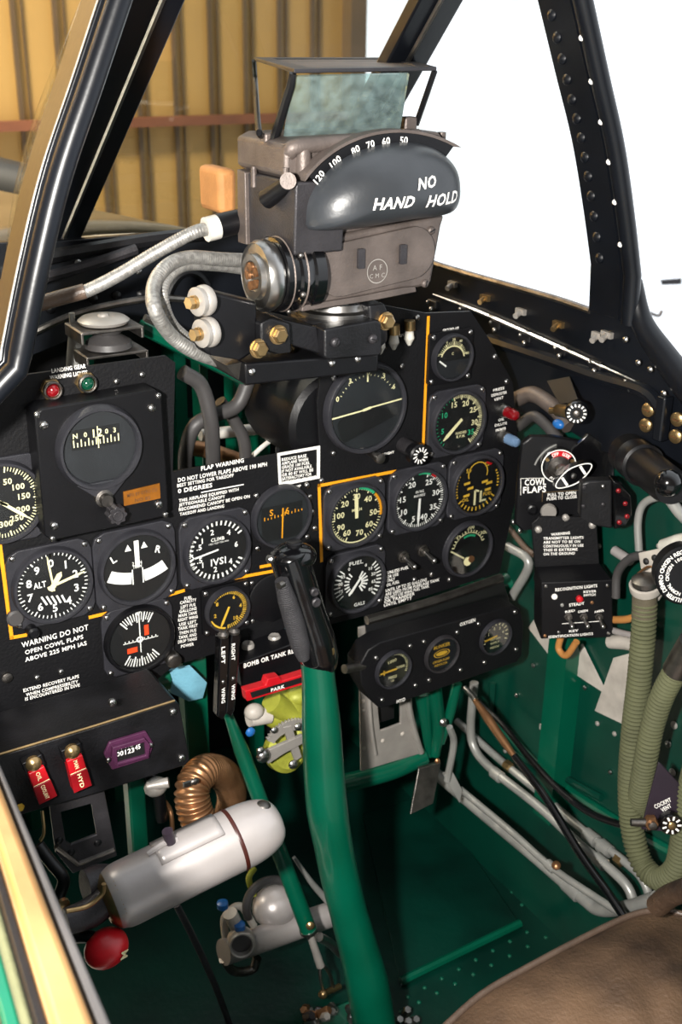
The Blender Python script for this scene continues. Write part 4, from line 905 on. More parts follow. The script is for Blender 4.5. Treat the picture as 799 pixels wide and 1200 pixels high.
# ================================================================ behind and above the panel
bh = thing('coaming_bulkhead', 'black riveted bulkhead under the windshield, behind the panel', 'bulkhead', (-.02, .22, .87))
BP = Plane((0, .20, 0))
c = MB(BP); c.prism(BP.pl([(-20, 285), (60, 283), (340, 262), (420, 280), (420, 440), (330, 440), (290, 432), (215, 402), (160, 380), (100, 392), (-20, 440)]), -.012, 0); c.build('bulkhead_plate', 'frame_black', bh, bev=.001)
c = MB(); c.tube([at(34, 392, Y=.18), at(95, 366, Y=.18), at(175, 350, Y=.18), at(235, 352, Y=.19)], .004, 8); c.build('lower_flange', 'worn_steel', bh)
c = MB(); c.tube([at(36, 305, Y=.17), at(110, 292, Y=.17), at(185, 280, Y=.17), at(262, 272, Y=.17)], .008, 8); c.build('upper_flange', 'worn_black', bh)
c = MB(); c.tube([at(34, 330, Y=.15), at(100, 312, Y=.16), at(160, 292, Y=.16)], .006, 8); c.build('mid_flange', 'dark_cast', bh)
for x, y in ((110, 351), (137, 347), (166, 345), (193, 342), (60, 362), (145, 300), (92, 308), (205, 330), (163, 318)):
    rivet(at(x, y, Y=.199), (0, -1, 0), .006 if y > 340 else .004, bh, 'satin_black' if y > 320 else 'steel')
c = MB(); P = [at(222+28*math.cos(rad(a)), 365-46*math.sin(rad(a)), Y=.19) for a in range(40, 330, 24)]; c.tube(P, .005, 8); c.build('opening_ring', 'satin_black', bh)
c = MB(); c.tube([at(165, 382, Y=.10), at(215, 408, Y=.10), at(292, 446, Y=.10)], .008, 8, 0); c.build('diagonal_brace', 'green', bh)
c = MB(); c.tube([at(170, 372, Y=.09), at(240, 405, Y=.09)], .004, 8, 0); c.build('diagonal_strip', 'worn_steel', bh)
# shock mount on the top left of the panel
sk = thing('shock_mount', 'brown metal shock mount with a round disc above the landing gear lights', 'shock mount', tuple(at(122, 415, Y=.06)))
z1 = at(122, 378, Y=.06); z2 = at(128, 406, Y=.06)
for nm, p, w_ in (('upper_plate', z1, .055), ('lower_plate', z2, .055)):
    c = MB(); c.box((p.x, p.y, p.z-.003), (w_*1.15, .05, .003)); c.box((p.x+w_*.57, p.y, p.z-.008), (.003, .05, .012)); c.box((p.x-w_*.57, p.y, p.z-.008), (.003, .05, .012)); c.build(nm, 'worn_steel', sk, bev=.0008)
c = MB(); c.lathe([(.024, 0), (.026, .003), (.022, .006), (.006, .007), (.005, .009), (.001, .010)], 32, Matrix.Translation(z1)); c.build('disc', 'alloy', sk)
c = MB(); c.lathe([(.024, 0), (.023, .006), (.012, .013), (.012, (z1-z2).z-.012), (.018, (z1-z2).z-.005)], 28, Matrix.Translation(z2)); c.build('rubber_cone', 'rubber', sk)
rv_ = at(88, 412, Y=.08); c = MB(); c.lathe([(.012, -.03), (.008, 0), (.003, .03), (.003, .04)], 20, Matrix.Translation(rv_)); tag(c.build('grey_nozzle', 'pipe_grey'), 'small grey conical nozzle left of the shock mount', 'nozzle')
# black hoses seen through the notch in the panel
def hose(path, r, name, m, label, cat='hose', group=None, **k):
    P = [at(x, y, Y=Y) for x, y, Y in path]; c = MB(); c.tube(P, r, 16, 8, **k); return tag(c.build(name, m), label, cat, group)
hose([(214, 436, .06), (236, 452, .06), (247, 490, .06), (250, 530, .07), (250, 560, .09)], .0085, 'rubber_hose', 'rubber', 'thick black rubber hose bending down nearest the panel notch')
hose([(292, 445, .10), (278, 475, .10), (250, 487, .10), (228, 500, .10), (218, 530, .11), (217, 560, .12)], .0085, 'rubber_hose', 'rubber', 'thick black rubber hose crossing left behind the nearest one')
hose([(258, 470, .14), (276, 495, .14), (287, 520, .14), (288, 560, .15)], .0075, 'rubber_hose', 'rubber', 'third black rubber hose, furthest right in the panel notch')
hose([(222, 524, .20), (252, 530, .20), (292, 544, .20)], .010, 'copper_pipe', 'copper', 'copper pipe low in the notch behind the black hoses', 'pipe')
hose([(235, 510, .24), (280, 505, .24), (360, 498, .24)], .0075, 'white_cable_bundle', 'cable_white', 'pale cable bundle crossing behind the panel notch', 'cable')
hose([(290, 540, .16), (315, 518, .16), (345, 500, .16)], .003, 'thin_cable', 'cable_white', 'thin pale cable slanting up in the notch', 'cable')
hose([(330, 490, .18), (345, 507, .17), (370, 525, .17)], .0035, 'thin_cable', 'cable_white', 'thin pale cable slanting down behind the dark instrument case', 'cable')
hose([(326, 492, .10), (327, 530, .10), (327, 560, .10)], .004, 'black_rod', 'satin_black', 'thin black rod under the small red cap in the notch', 'rod')
p = at(318, 487, Y=.09); c = MB(); c.axial(at(313, 482, Y=.09), at(324, 491, Y=.08), [(.005, 0), (.006, .002), (.006, .012), (.005, .014)], 16); tag(c.build('red_cap', 'red'), 'small red cap in the notch left of the attitude indicator', 'cap')
for px, w_ in ((243, .012), (312, .018), (280, .010)):
    p = at(px, 480, Y=.30); c = MB(); c.box((p.x, .32, .74), (w_, .03, .28)); structure(c.build('trim_3', 'green', bev=.002))
# rear cases of the big instruments, seen in the notch
c = MB(PAN); p = PAN.xy(362, 478, -.07); M = Matrix.Translation((p.x, p.y, 0)); c.lathe([(.055, -.13), (.058, -.12), (.058, -.012), (.052, -.006)], 40, M); ic = tag(c.build('instrument_case', 'satin_black'), 'round black instrument case behind the panel, left of the attitude indicator', 'instrument case')
# ================================================================ below the panel
def quadbox(front, depth, name, m, parent, P, bev=.001, z=0, **k):
    c = MB(P); c.prism(P.pl(front, z), z-depth, z); return c.build(name, m, parent, bev=bev, **k)
# three gauge pod
POD = Plane((0, -.05, 0))
pod = thing('gauge_pod', 'black lower pod holding three small yellow-marked gauges', 'gauge pod', (.13, -.03, .45))
face_ = [(432, 762), (446, 753), (600, 710), (610, 714), (614, 730), (612, 768), (606, 776), (456, 828), (445, 830), (436, 822), (424, 802), (422, 780)]
quadbox(face_, .03, 'face_plate', 'panel_black', pod, POD, .0015)
c = MB(); f4 = [POD.w(436, 764), POD.w(600, 712), POD.w(606, 740), POD.w(440, 800)]; bk = [at(427, 728, Y=.03), at(590, 679, Y=.03)]
c.hexa([f4[0]+Vector((0, .001, 0)), f4[1]+Vector((0, .001, 0)), f4[2], f4[3]], [bk[0], bk[1], bk[1]-Vector((0, 0, .03)), bk[0]-Vector((0, 0, .03))]); c.build('top_cover', 'satin_black', pod, bev=.001)
tx = MB(POD); line_text(POD, 'HYD', (465, 824), (475, 821), 4, tx); line_text(POD, 'OXYGEN', (539, 734), (557, 728), 4, tx); tx.build('placard_lettering', 'white', pod, flat=True)
def f(c): ticks(c, .78, .90, 190, -20, 30, .03, 5, .05); c.text('1000', -.05, .48, .16, .5, rot=.15); c.text('2000', .45, .02, .14, .5); c.text('PRESS', .0, -.45, .16, .5); c.text('LBS', .0, -.65, .1, .2)
gauge('hydraulic_pressure_gauge', 'left gauge of the pod under the panel, with a yellow cross-shaped hand', 463, 786, .0240, faces=[('dial_markings', 'cream', f), ('needle', 'lume_yellow', lambda c: (c.quad(-.78, -.05, .2, .0, .1, .001), c.quad(-.55, -.18, -.55, .1, .08, .001)))], flange=None, scr=False, P=POD, group='gauges in the lower pod', prot=.006)
def f(c): c.text('BLINKER', 0, .48, .2, 1.0); c.text('OXYGEN FLOW', 0, -.38, .14, 1.05); c.text('INDICATOR', 0, -.6, .13, .8)
gauge('oxygen_blinker', 'middle gauge of the pod, an oxygen flow indicator lettered BLINKER', 520, 768, .0240, m_dial='dial_grey', faces=[('dial_markings', 'lume_yellow', f), ('blinker_window', 'lume_yellow', lambda c: (c.arc(0, .05, .44, .50, 0, 360, .0002, 30, .45), c.prism(circ(0, .05, .36, 24, .12), 0, .0003)))], flange=None, scr=False, P=POD, group='gauges in the lower pod', ringm='dark_cast', prot=.006)
def f(c): ticks(c, .70, .88, 200, -20, 12, .06); c.text('OXYGEN', 0, -.12, .12, .7); c.text('SUPPLY', 0, -.35, .13, .6); c.text('PRESSURE', 0, -.62, .12, .6); nums(c, [('1', 150), ('2', 100), ('3', 60), ('4', 20)], .55, .16)
gauge('oxygen_pressure_gauge', 'right gauge of the pod, an oxygen supply pressure gauge', 583, 748, .0232, faces=[('dial_markings', 'cream', f), ('needle', 'lume_yellow', lambda c: c.quad(-.75, -.05, .1, .08, .1, .001))], flange=None, scr=False, P=POD, group='gauges in the lower pod', prot=.006)
for x, y in ((441, 771), (481, 757), (487, 803), (448, 820), (497, 752), (540, 785), (536, 741), (503, 797), (561, 731), (604, 717), (568, 776), (605, 761)):
    q = POD.xy(x, y, .0); screw(POD, q.x, q.y, 0, .0032, pod)
c = MB(); c.cyl(at(404, 784, Y=-.05), at(426, 780, Y=-.045), .0055); c.build('side_fitting', 'worn_steel', pod)
# silver bracket (pedal support) and green bar
sp = thing('pedal_support', 'riveted silver bracket with a rectangular cut-out, below the gauge pod', 'bracket', (.14, .02, .33))
PS = Plane((0, .02, 0))
c = MB(PS); c.prism(PS.pl([(421, 736), (448, 730), (480, 760), (484, 830), (497, 882), (424, 904)]), -.004, 0, [PS.pl([(443, 826), (470, 818), (470, 848), (446, 857)])]); c.build('plate', 'alloy', sp, bev=.0008)
c = MB(); c.tube([PS.w(432, 800, .002), PS.w(435, 850, .004), PS.w(440, 884, .004)], .003, 8); c.tube([PS.w(478, 820, .002), PS.w(484, 850, .004), PS.w(494, 882, .004)], .004, 8); c.build('stiffening_rib', 'alloy', sp)
c = MB(PS); c.prism(PS.pl([(441, 824), (472, 815), (472, 850), (445, 859)]), -.03, -.02); c.build('dark_back', 'dial_black', sp)
for x, y in ((426, 811), (426, 822), (426, 833), (427, 877), (449, 868), (472, 860), (452, 743), (428, 760), (428, 770), (437, 752), (447, 757), (438, 740), (462, 748)):
    rivet(PS.w(x, y, 0), (0, -1, 0), .0033, sp, 'white_panel')
c = MB(); c.tube([at(395, 920, Y=.03), at(424, 913, Y=.03), at(462, 902, Y=.03), at(497, 886, Y=.03)], .0125, 18); tag(c.build('rudder_bar', 'green'), 'glossy green horizontal tube under the silver bracket', 'tube')
gp = thing('pedal_hanger', 'green forked hanger under the gauge pod, with a flat metal plate at its foot', 'hanger', tuple(at(510, 880, Y=.03)))
c = MB(); c.tube([at(508, 800, Y=.02), at(514, 850, Y=.02), at(510, 885, Y=.02)], [.011, .009, .007], 12); c.tube([at(496, 810, Y=.03), at(500, 850, Y=.03), at(504, 885, Y=.03)], [.012, .008, .006], 12); c.tube([at(536, 800, Y=.02), at(528, 835, Y=.02), at(516, 870, Y=.02)], .007, 10); c.build('hanger_arm', 'green', gp)
q = [at(491, 901, Y=.0), at(517, 894, Y=.0), at(508, 942, Y=-.02), at(481, 955, Y=-.02)]; c = MB(); c.hexa(q, [p+Vector((.002, .005, 0)) for p in q]); c.build('foot_plate', 'worn_steel', gp, bev=.001, label='flat worn metal foot plate')
rivet(at(520, 847, Y=.0), (-.3, -1, .2), .006, gp, 'steel', 'bolt'); rivet(at(513, 892, Y=-.005), (-.3, -1, .2), .004, gp, 'copper', 'bolt')
sl = thing('brake_link', 'cranked flat metal link hanging right of the green pedal hanger', 'link', tuple(at(535, 900, Y=.0)))
c = MB(); c.tube([at(527, 852, Y=0), at(532, 870, Y=0), at(526, 905, Y=0), at(524, 915, Y=0)], .0048, 8); c.build('link_arm', 'pipe_grey', sl)
q = [at(520, 908, Y=0), at(531, 905, Y=0), at(542, 926, Y=-.01), at(539, 941, Y=-.01), at(522, 928, Y=-.01)]; c = MB(); c.hexa(q[:4], [p+Vector((.001, .005, 0)) for p in q[:4]]); c.build('end_tab', 'pipe_grey', sl)
# pipes along the right side of the floor
def pipe(path, r, label, X, m='pipe_grey', extra=(), name='pipe', group='grey pipes along the right side of the floor'):
    P = [at(x, y, X=X if len(q_) < 1 else q_[0]) for x, y, *q_ in path]; t = thing(name, label, name.split('_')[-1] if name != 'pipe' else 'pipe', tuple(P[-1]), group)
    c = MB(); c.tube(P, r, 16, 8); c.build('tube', m, t)
    for a, b_, rr, mm in extra:
        c = MB(); A_, B_ = at(*a, X=X), at(*b_, X=X); L = (B_-A_).length; c.axial(A_, B_, [(r, 0), (rr, .0015), (rr, L-.0015), (r, L)], 20 if mm != 'brass' else 6); c.build('collar', mm, t)
    return t
pipe([(506, 902), (560, 948), (625, 1002), (683, 1052), (705, 1066), (740, 1062), (770, 1052)], .0085, 'thickest grey pipe, running from the dark clamp down to the seat corner', .29, extra=[((663, 1034), (680, 1050), .0105, 'pipe_grey')])
pipe([(556, 800), (552, 850), (556, 876), (575, 900), (635, 948), (680, 990), (715, 1018), (736, 1040), (745, 1065)], .0062, 'grey pipe bent down from the gauge pod, second from the wall', .32, extra=[((578, 904), (588, 912), .0085, 'pipe_grey'), ((697, 1004), (710, 1015), .0085, 'pipe_grey')])
pipe([(536, 845), (580, 885), (640, 935), (680, 970), (735, 1012), (756, 1036), (765, 1070)], .0055, 'grey pipe nearest the green side wall', .345, extra=[((686, 976), (700, 987), .009, 'pipe_grey'), ((703, 989), (716, 1000), .0095, 'pipe_grey'), ((722, 1004), (731, 1011), .008, 'brass'), ((592, 895), (600, 901), .0075, 'brass')])
pipe([(540, 925), (600, 975), (645, 1015), (690, 1046), (740, 1078)], .0046, 'thin grey pipe lying lowest, nearest the floor plate', .265, extra=[((641, 1011), (650, 1019), .0065, 'pipe_grey')])
rivet(at(652, 1014, X=.262), (-.5, -.3, 1), .006, bpy.data.objects['pipe.003'], 'copper', 'clamp_screw')
c = MB(); c.axial(at(498, 902, X=.285), at(512, 914, X=.285), [(.013, 0), (.016, .003), (.016, .012), (.012, .015)], 20); tag(c.build('pipe_clamp', 'rubber'), 'dark clamp around the upper end of the thickest grey pipe', 'clamp')
br = pipe([(603, 886), (640, 935), (680, 1000), (712, 1045), (735, 1080)], .0052, 'black rod with a copper turnbuckle slanting across the grey pipes', .25, 'gloss_black', name='control_rod', group=None)
c = MB(); c.tube([at(553, 815, X=.25), at(572, 842, X=.25), at(590, 868, X=.25), at(605, 889, X=.25)], [.003, .0062, .0055, .0035], 12); c.build('turnbuckle', 'copper', br)
c = MB(); c.tube([at(545, 806, X=.25), at(558, 820, X=.25)], .004, 10, 0); c.build('rod_end', 'steel', br)
pipe([(560, 822), (590, 850), (622, 890), (655, 925), (690, 952), (730, 967), (752, 965)], .0042, 'black cable sagging along the right wall to the cockpit vent knob', .33, 'satin_black', name='black_cable', group=None)
hose([(612, 700, .05), (640, 665, .04), (652, 640, .03)], .006, 'grey_conduit', 'pipe_grey', 'grey conduit between the gauge pod and the switch box', 'conduit')
# ---------------------------------------------------------------- olive hoses
def ohose(path, name, label, r, X0=.30):
    P = [at(x, y, X=X) for x, y, X in path]; t = thing(name, label, 'hose', tuple(P[0]), 'olive ribbed oxygen hoses'); c = MB(); c.tube(P, r, 18, 8, ridge=(.0052, .0026)); c.build('ribbed_tube', 'olive', t, ang=80); return t, P
t, P = ohose([(756, 705, .30), (754, 745, .30), (749, 800, .30), (742, 860, .30), (738, 920, .30), (741, 970, .30), (752, 1010, .30), (772, 1030, .30), (792, 1018, .30), (800, 985, .30), (806, 940, .30), (815, 900, .30)], 'oxygen_hose', 'olive ribbed hose hanging from a metal fitting and looping up at the bottom right', .0128)
c = MB(); c.tube([at(756, 690, X=.30), at(755, 722, X=.30)], [.0135, .0135], 20, 0); c.build('cloth_sleeve', 'olive_dark', t, label='brown cloth sleeve')
c = MB(); c.tube([at(757, 684, X=.30), at(757, 696, X=.30)], [.0145, .0145], 20, 0); c.build('band_clamp', 'satin_black', t)
c = MB(); c.axial(at(757, 692, X=.30), at(756, 676, X=.295), [(.0165, 0), (.0175, .004), (.0175, .009), (.0155, .010), (.0155, .008)], 28); ft = c.build('metal_collar', 'white_panel', t)
c = MB(); c.axial(at(757, 684, X=.295), at(756, 670, X=.292), [(.015, 0), (.015, .006), (.010, .009), (.002, .010)], 24); c.build('plug', 'worn_steel', ft)
t, P = ohose([(812, 752, .29), (797, 778, .29), (778, 812, .29), (765, 850, .29), (757, 890, .29), (750, 930, .30), (746, 960, .325)], 'oxygen_hose', 'olive ribbed hose slanting in from the right edge to join the hanging one', .0122)
c = MB(); c.tube([at(792, 786, X=.288), at(812, 752, X=.288)], [.0145, .0145], 18, 0); c.build('silver_joint', 'worn_steel', t)
fb = thing('hose_bracket', 'pale metal bracket and connector above the olive hose', 'bracket', tuple(at(770, 660, X=.31)))
q = [at(748, 648, X=.315), at(786, 640, X=.315), at(790, 672, X=.315), at(770, 705, X=.315), at(755, 690, X=.315)]
T = Matrix(((0, 0, 1, .315), (1, 0, 0, 0), (0, 1, 0, 0), (0, 0, 0, 1))); c = MB(T); c.prism([(p.y, p.z) for p in q], 0, .004); c.build('plate', 'white_panel', fb, bev=.0008)
c = MB(); c.tube([at(778, 640, X=.305), at(795, 636, X=.305), at(815, 632, X=.305)], [.008, .0095, .0095], 14); c.build('connector', 'bulb_glass', fb)
for x, y in ((757, 658), (767, 654), (782, 655)): rivet(at(x, y, X=.313), (-1, 0, 0), .004, fb, 'dial_black', 'hole')
c = MB(); c.tube([at(748, 672, X=.30), at(760, 664, X=.295), at(772, 667, X=.295)], .0013, 6); c.build('wire_clip', 'copper', fb)
def xtube(path, r, X, name, m, label, cat, group=None):
    P = [at(x, y, X=X) for x, y in path]; c = MB(); c.tube(P, r, 14, 8); return tag(c.build(name, m), label, cat, group)
xtube([(749, 645), (748, 610), (755, 590), (775, 582), (800, 584)], .0045, .34, 'grey_tube', 'pipe_grey', 'light grey tube arching over to the right edge below the cockpit lamp', 'tube')
xtube([(722, 700), (724, 672), (738, 655), (756, 650)], .005, .32, 'dark_conduit', 'rubber', 'dark grey conduit curving behind the hose bracket', 'conduit')
xtube([(708, 726), (732, 726), (748, 722)], .0045, .335, 'orange_pipe', 'wood_tan', 'short orange pipe between the switch box and the olive hose', 'pipe')
xtube([(712, 737), (730, 742), (748, 746)], .004, .335, 'steel_pipe', 'silver_paint', 'short silver pipe under the orange one', 'pipe')
xtube([(716, 752), (732, 753), (746, 756)], .0085, .34, 'tan_pipe', 'white_panel', 'short fat pale pipe behind the olive hose', 'pipe')
xtube([(720, 645), (740, 658)], .006, .35, 'short_tube', 'silver_paint', 'short silver tube end above the dark conduit', 'tube')
xtube([(595, 640), (620, 660), (600, 700)], .006, .34, 'cable_bundle', 'pipe_grey', 'pale cable bundle at the right end of the panel', 'cable')
xtube([(592, 612), (614, 640), (626, 650)], .004, .35, 'tan_wire', 'leather_edge', 'pale wire above the cable bundle', 'wire')
# vent control triangle
vt = thing('vent_control', 'dark triangular plate with a COCKPIT VENT knob, in front of the olive hose', 'vent control', tuple(at(790, 960, X=.27)))
VP = Plane(at(775, 940, X=.272), math.radians(31), math.radians(10))
quadbox([(772, 893), (776, 896), (815, 938), (815, 978), (752, 972), (757, 950)], .003, 'plate', 'purple_black', vt, VP)
tx = MB(VP); line_text(VP, 'COCKPIT', (767, 948), (786, 939), 5, tx); line_text(VP, 'VENT', (775, 952), (786, 946), 5, tx); tx.build('placard_lettering', 'white', vt, flat=True)
q = VP.xy(762, 962); c = MB(VP); M = Matrix.Translation((q.x, q.y, 0)); c.lathe([(.0085, 0), (.0085, .006), (.007, .009)], 6, M); c.build('hex_nut', 'copper', vt)
c = MB(VP); c.lathe([(.0045, .009), (.0045, .013), (.001, .014)], 14, M); c.tube([(q.x-.004, q.y, .004), (q.x-.022, q.y+.0, .004)], .0045, 12, 0); c.build('cable_end', 'worn_steel', vt)
q = VP.xy(784, 961); c = MB(VP); M = Matrix.Translation((q.x, q.y, 0)); c.lathe([(.0125, .001), (.0125, .010), (.011, .012)], 28, M); k = c.build('knob', 'gloss_black', vt)
c = MB(VP)
for i in range(9): a = 2*PI*i/9; c.quad(q.x+.006*math.cos(a), q.y+.006*math.sin(a), q.x+.0105*math.cos(a), q.y+.0105*math.sin(a), .0022, .0122)
c.build('dial_markings', 'white', k, flat=True)
c = MB(VP); c.lathe([(.0045, .012), (.0045, .014), (.003, .015)], 10, M); c.build('screw', 'brass', k)
# round filter placard
RP = Plane(at(800, 678, X=.285), math.radians(31), math.radians(5)); q = RP.xy(806, 675)
dl_ = thing('oxygen_regulator', 'round black disc with white lettering cut by the right edge, above the olive hoses', 'regulator', tuple(RP.w(806, 675)))
c = MB(RP); M = Matrix.Translation((q.x, q.y, 0)); c.lathe([(.032, -.02), (.033, -.002), (.031, 0)], 40, M); rd = c.build('disc', 'satin_black', dl_)
c = MB(RP)
s_ = 'DILUTER DEMAND OXYGEN REGULATOR'
for i, ch in enumerate(s_):
    a = 268-i*6.6
    if ch != ' ': c.text(ch, q.x+.0275*math.cos(rad(a)), q.y+.0275*math.sin(rad(a)), .0045, None, 'C', .0004, rad(a-90))
for i, ch in enumerate('NORMAL OXYGEN 100'):
    a = 250-i*8.5
    if ch != ' ': c.text(ch, q.x+.021*math.cos(rad(a)), q.y+.021*math.sin(rad(a)), .0038, None, 'C', .0004, rad(a-90))
c.build('placard_lettering', 'white', rd, flat=True)
# ---------------------------------------------------------------- switch box on the right
SB = Plane(at(670, 700, X=.285), math.radians(29), math.radians(0))
sb_ = thing('switch_box', 'black box with three toggle switches and a red light, on the right wall', 'switch box', tuple(SB.w(675, 750)))
quadbox([(635, 683), (718, 680), (719, 743), (714, 747), (634, 749)], .045, 'case', 'satin_black', sb_, SB, .0015)
c = MB(SB); a_, b_ = SB.pl([(628, 664), (703, 660)], -.03), SB.pl([(635, 683), (718, 680)], 0)
c.hexa([(*b_[0], 0), (*b_[1], 0), (b_[1][0], b_[1][1]-.02, -.001), (b_[0][0], b_[0][1]-.02, -.001)], [(*a_[0], -.03), (*a_[1], -.03), (a_[1][0], a_[1][1]-.02, -.04), (a_[0][0], a_[0][1]-.02, -.04)]); c.build('sloped_top', 'satin_black', sb_, bev=.001)
quadbox([(623, 614), (632, 606), (696, 606), (700, 618), (703, 662), (627, 665)], .004, 'upper_plate', 'panel_black', sb_, SB, .001, z=-.03)
tx = MB(SB); zt = -.0296
def t2(s_, x0, y0, x1, y1, h, z=zt, P=SB, m=tx): 
    p, q = P.xy(x0, y0, z), P.xy(x1, y1, z); d = q-p; m.text(s_, p.x, p.y+m_px(P.o, h)/2, m_px(P.o, h), d.length, 'L', z, math.atan2(d.y, d.x), 1.2)
t2('WARNING', 646, 628, 668, 626, 3.5)
for i, (s_, w_) in enumerate((('TRANSMITTER LIGHTS', 47), ('ARE NOT TO BE ON', 43), ('CONTINUOUSLY IN USE', 47), ('THIS IS EXTREME', 40), ('ON THE GROUND', 37))): t2(s_, 637, 632.5+i*4.6, 637+w_, 631.3+i*4.6, 3.4)
t2('RECOGNITION LIGHTS', 651, 693, 700, 688, 4, .0004); t2('KEYER', 684, 695, 699, 694, 3, .0004); t2('SWITCH', 684, 699, 698, 698, 3, .0004); t2('STEADY', 667, 711, 685, 708.5, 4, .0004)
for s_, x in (('RED', 663), ('GREEN', 678), ('AMBER', 697)): t2(s_, x-.5, 718.5, x+11, 716.5, 3, .0004)
t2('KEY', 667, 741, 678, 740, 3, .0004); t2('IDENTIFICATION LIGHTS', 643, 748, 695, 744, 3.4, .0006) 
c0, c1 = SB.xy(659, 731, .0004), SB.xy(703, 728, .0004); tx.quad(c0.x, c0.y, c1.x, c1.y, .0008, .0004)
tx.build('placard_lettering', 'white', sb_, flat=True)
for x, y, m_, n_ in ((650, 699, 'white', 'button'), (659, 709, 'pipe_grey', 'screw'), (694, 706, 'copper', 'screw'), (640, 687, 'steel', 'screw'), (712, 686, 'steel', 'screw'), (639, 745, 'copper', 'screw'), (713, 742, 'steel', 'screw'), (655, 741, 'steel', 'screw')):
    q = SB.xy(x, y); c = MB(SB); r_ = .0036 if n_ == 'button' else .0022; c.lathe([(r_, 0), (r_*.9, r_*.5), (r_*.3, r_*.8)], 14, Matrix.Translation((q.x, q.y, 0))); c.build(n_, m_, sb_)
q = SB.xy(679, 701); c = MB(SB); c.lathe([(.004, 0), (.004, .004), (.002, .006)], 16, Matrix.Translation((q.x, q.y, 0))); c.build('indicator_light', 'red', sb_, label='small red light')
for x in (666, 684, 702):
    q = SB.xy(x, 722); M = Matrix.Translation((q.x, q.y, 0)); c = MB(SB); c.lathe([(.005, 0), (.005, .002), (.004, .0022), (.0038, .006)], 6, M); tn = c.build('toggle_nut', 'worn_steel', sb_)
    c = MB(SB); c.tube([(q.x, q.y, .005), (q.x+.001, q.y-.004, .018)], [.0016, .0028], 12, 0); c.ball((q.x+.001, q.y-.004, .018), .0028, 8); c.build('lever', 'steel', tn)
for x, y in ((631, 620), (694, 615), (663, 606)):
    q = SB.xy(x, y, -.03); c = MB(SB); c.lathe([(.0042, -.03), (.004, -.027), (.0015, -.025)], 16, Matrix.Translation((q.x, q.y, 0))); c.build('screw', 'alloy', sb_)
xtube([(658, 745), (655, 760), (664, 768), (676, 752)], .0042, .31, 'brown_grommet_wire', 'wood_tan', 'brown looped wire under the switch box', 'wire')
# ---------------------------------------------------------------- cowl flap / fuel shut-off panel
CP = Plane(at(655, 560, X=.31), math.radians(29), 0)
cp = thing('cowl_flap_control', 'black plate lettered COWL FLAPS with a red-banded rotary selector', 'control panel', tuple(CP.w(650, 610)))
quadbox([(607, 560), (612, 520), (622, 512), (650, 512), (690, 520), (700, 540), (702, 600), (696, 612), (612, 622), (604, 614)], .01, 'back_plate', 'satin_black', cp, CP, .002)
c = MB(CP); q = CP.xy(660, 552); M = Matrix.Translation((q.x, q.y, 0)); pts = []
cq = CP.xy(664, 553)
c.prism([tuple(CP.xy(664+54*math.cos(rad(a)), 553-52*math.sin(rad(a)))[:2]) for a in list(range(-40, 66, 8))]+[tuple(CP.xy(664+12*math.cos(rad(60)), 553-30)[:2])]+[tuple(CP.xy(664-10, 553)[:2])], .002, .008); c.build('guard_plate', 'gloss_black', cp, bev=.001)
c = MB(CP); c.arc(cq.x-.002, cq.y-.001, .0365, .0385, 110, 165, .0004); c.build('edge_highlight_strip', 'pipe_grey', cp)
q = CP.xy(655, 546, .01); M = Matrix.Translation((q.x, q.y, 0)); c = MB(CP); c.lathe([(.0215, .002), (.0215, .010), (.020, .011)], 40, M); ds = c.build('selector_disc', 'gloss_black', cp)
c = MB(CP.T @ M); c.arc(0, 0, .0195, .0207, 0, 360, .0114, 40); c.build('selector_rim', 'white', ds, flat=True)
c = MB(CP.T @ M); c.arc(0, 0, .0125, .019, 125, 40, .0113); c.build('red_band', 'red', ds, flat=True)
c = MB(CP.T @ M)
for i, ch in enumerate('OFF'): a = 118-i*9; c.text(ch, .0158*math.cos(rad(a)), .0158*math.sin(rad(a)), .004, None, 'C', .0116, rad(a-90))
for i, ch in enumerate('LOCK'): a = 74-i*9; c.text(ch, .0158*math.cos(rad(a)), .0158*math.sin(rad(a)), .004, None, 'C', .0116, rad(a-90))
for i, ch in enumerate('PUSH'): a = 240+i*9; c.text(ch, .0165*math.cos(rad(a)), .0165*math.sin(rad(a)), .0032, None, 'C', .0116, rad(a+90))
c.build('selector_lettering', 'white', ds, flat=True)
for a in (150, 22): c = MB(CP.T @ M); c.lathe([(.0028, .011), (.002, .013)], 12, Matrix.Translation((.0165*math.cos(rad(a)), .0165*math.sin(rad(a)), 0))); c.build('screw', 'brass', ds)
c = MB(CP.T @ M); c.lathe([(.0125, .011), (.013, .014), (.010, .017), (.011, .020), (.008, .023), (.008, .032)], 28, Matrix()); c.build('hub', 'worn_steel', cp)
q2 = CP.xy(671, 555, .035); M2 = Matrix.Translation((q2.x, q2.y, 0)) @ Matrix.Rotation(.62, 4, 'Z'); c = MB(CP.T @ M2)
lens_ = [(.0255*math.cos(rad(a)), .0118*math.sin(rad(a))*(1-.25*abs(math.cos(rad(a))))) for a in range(0, 360, 12)]
c.prism(lens_, .032, .042); hd = c.build('handle', 'gloss_black', cp, bev=.001)
c = MB(CP.T @ M2); o2 = [(x*.95, y*.92) for x, y in lens_]; i2 = [(x*.90, y*.80) for x, y in lens_]; c.prism(o2, .0418, .0424, [i2]); c.build('handle_outline', 'white', hd)
c = MB(CP.T @ M2)
for x in (-.012, .012): c.quad(x, -.006, x, .006, .003, .0424)
c.build('handle_marks', 'white', hd, flat=True)
c = MB(CP.T @ M2); c.lathe([(.0035, .042), (.003, .044), (.001, .0445)], 14); c.build('centre_screw', 'steel', hd)
tx = MB(CP)
t2('COWL', 615, 569, 640, 568, 8, .0006, CP, tx); t2('FLAPS', 613, 578, 640, 576.5, 8, .0006, CP, tx)
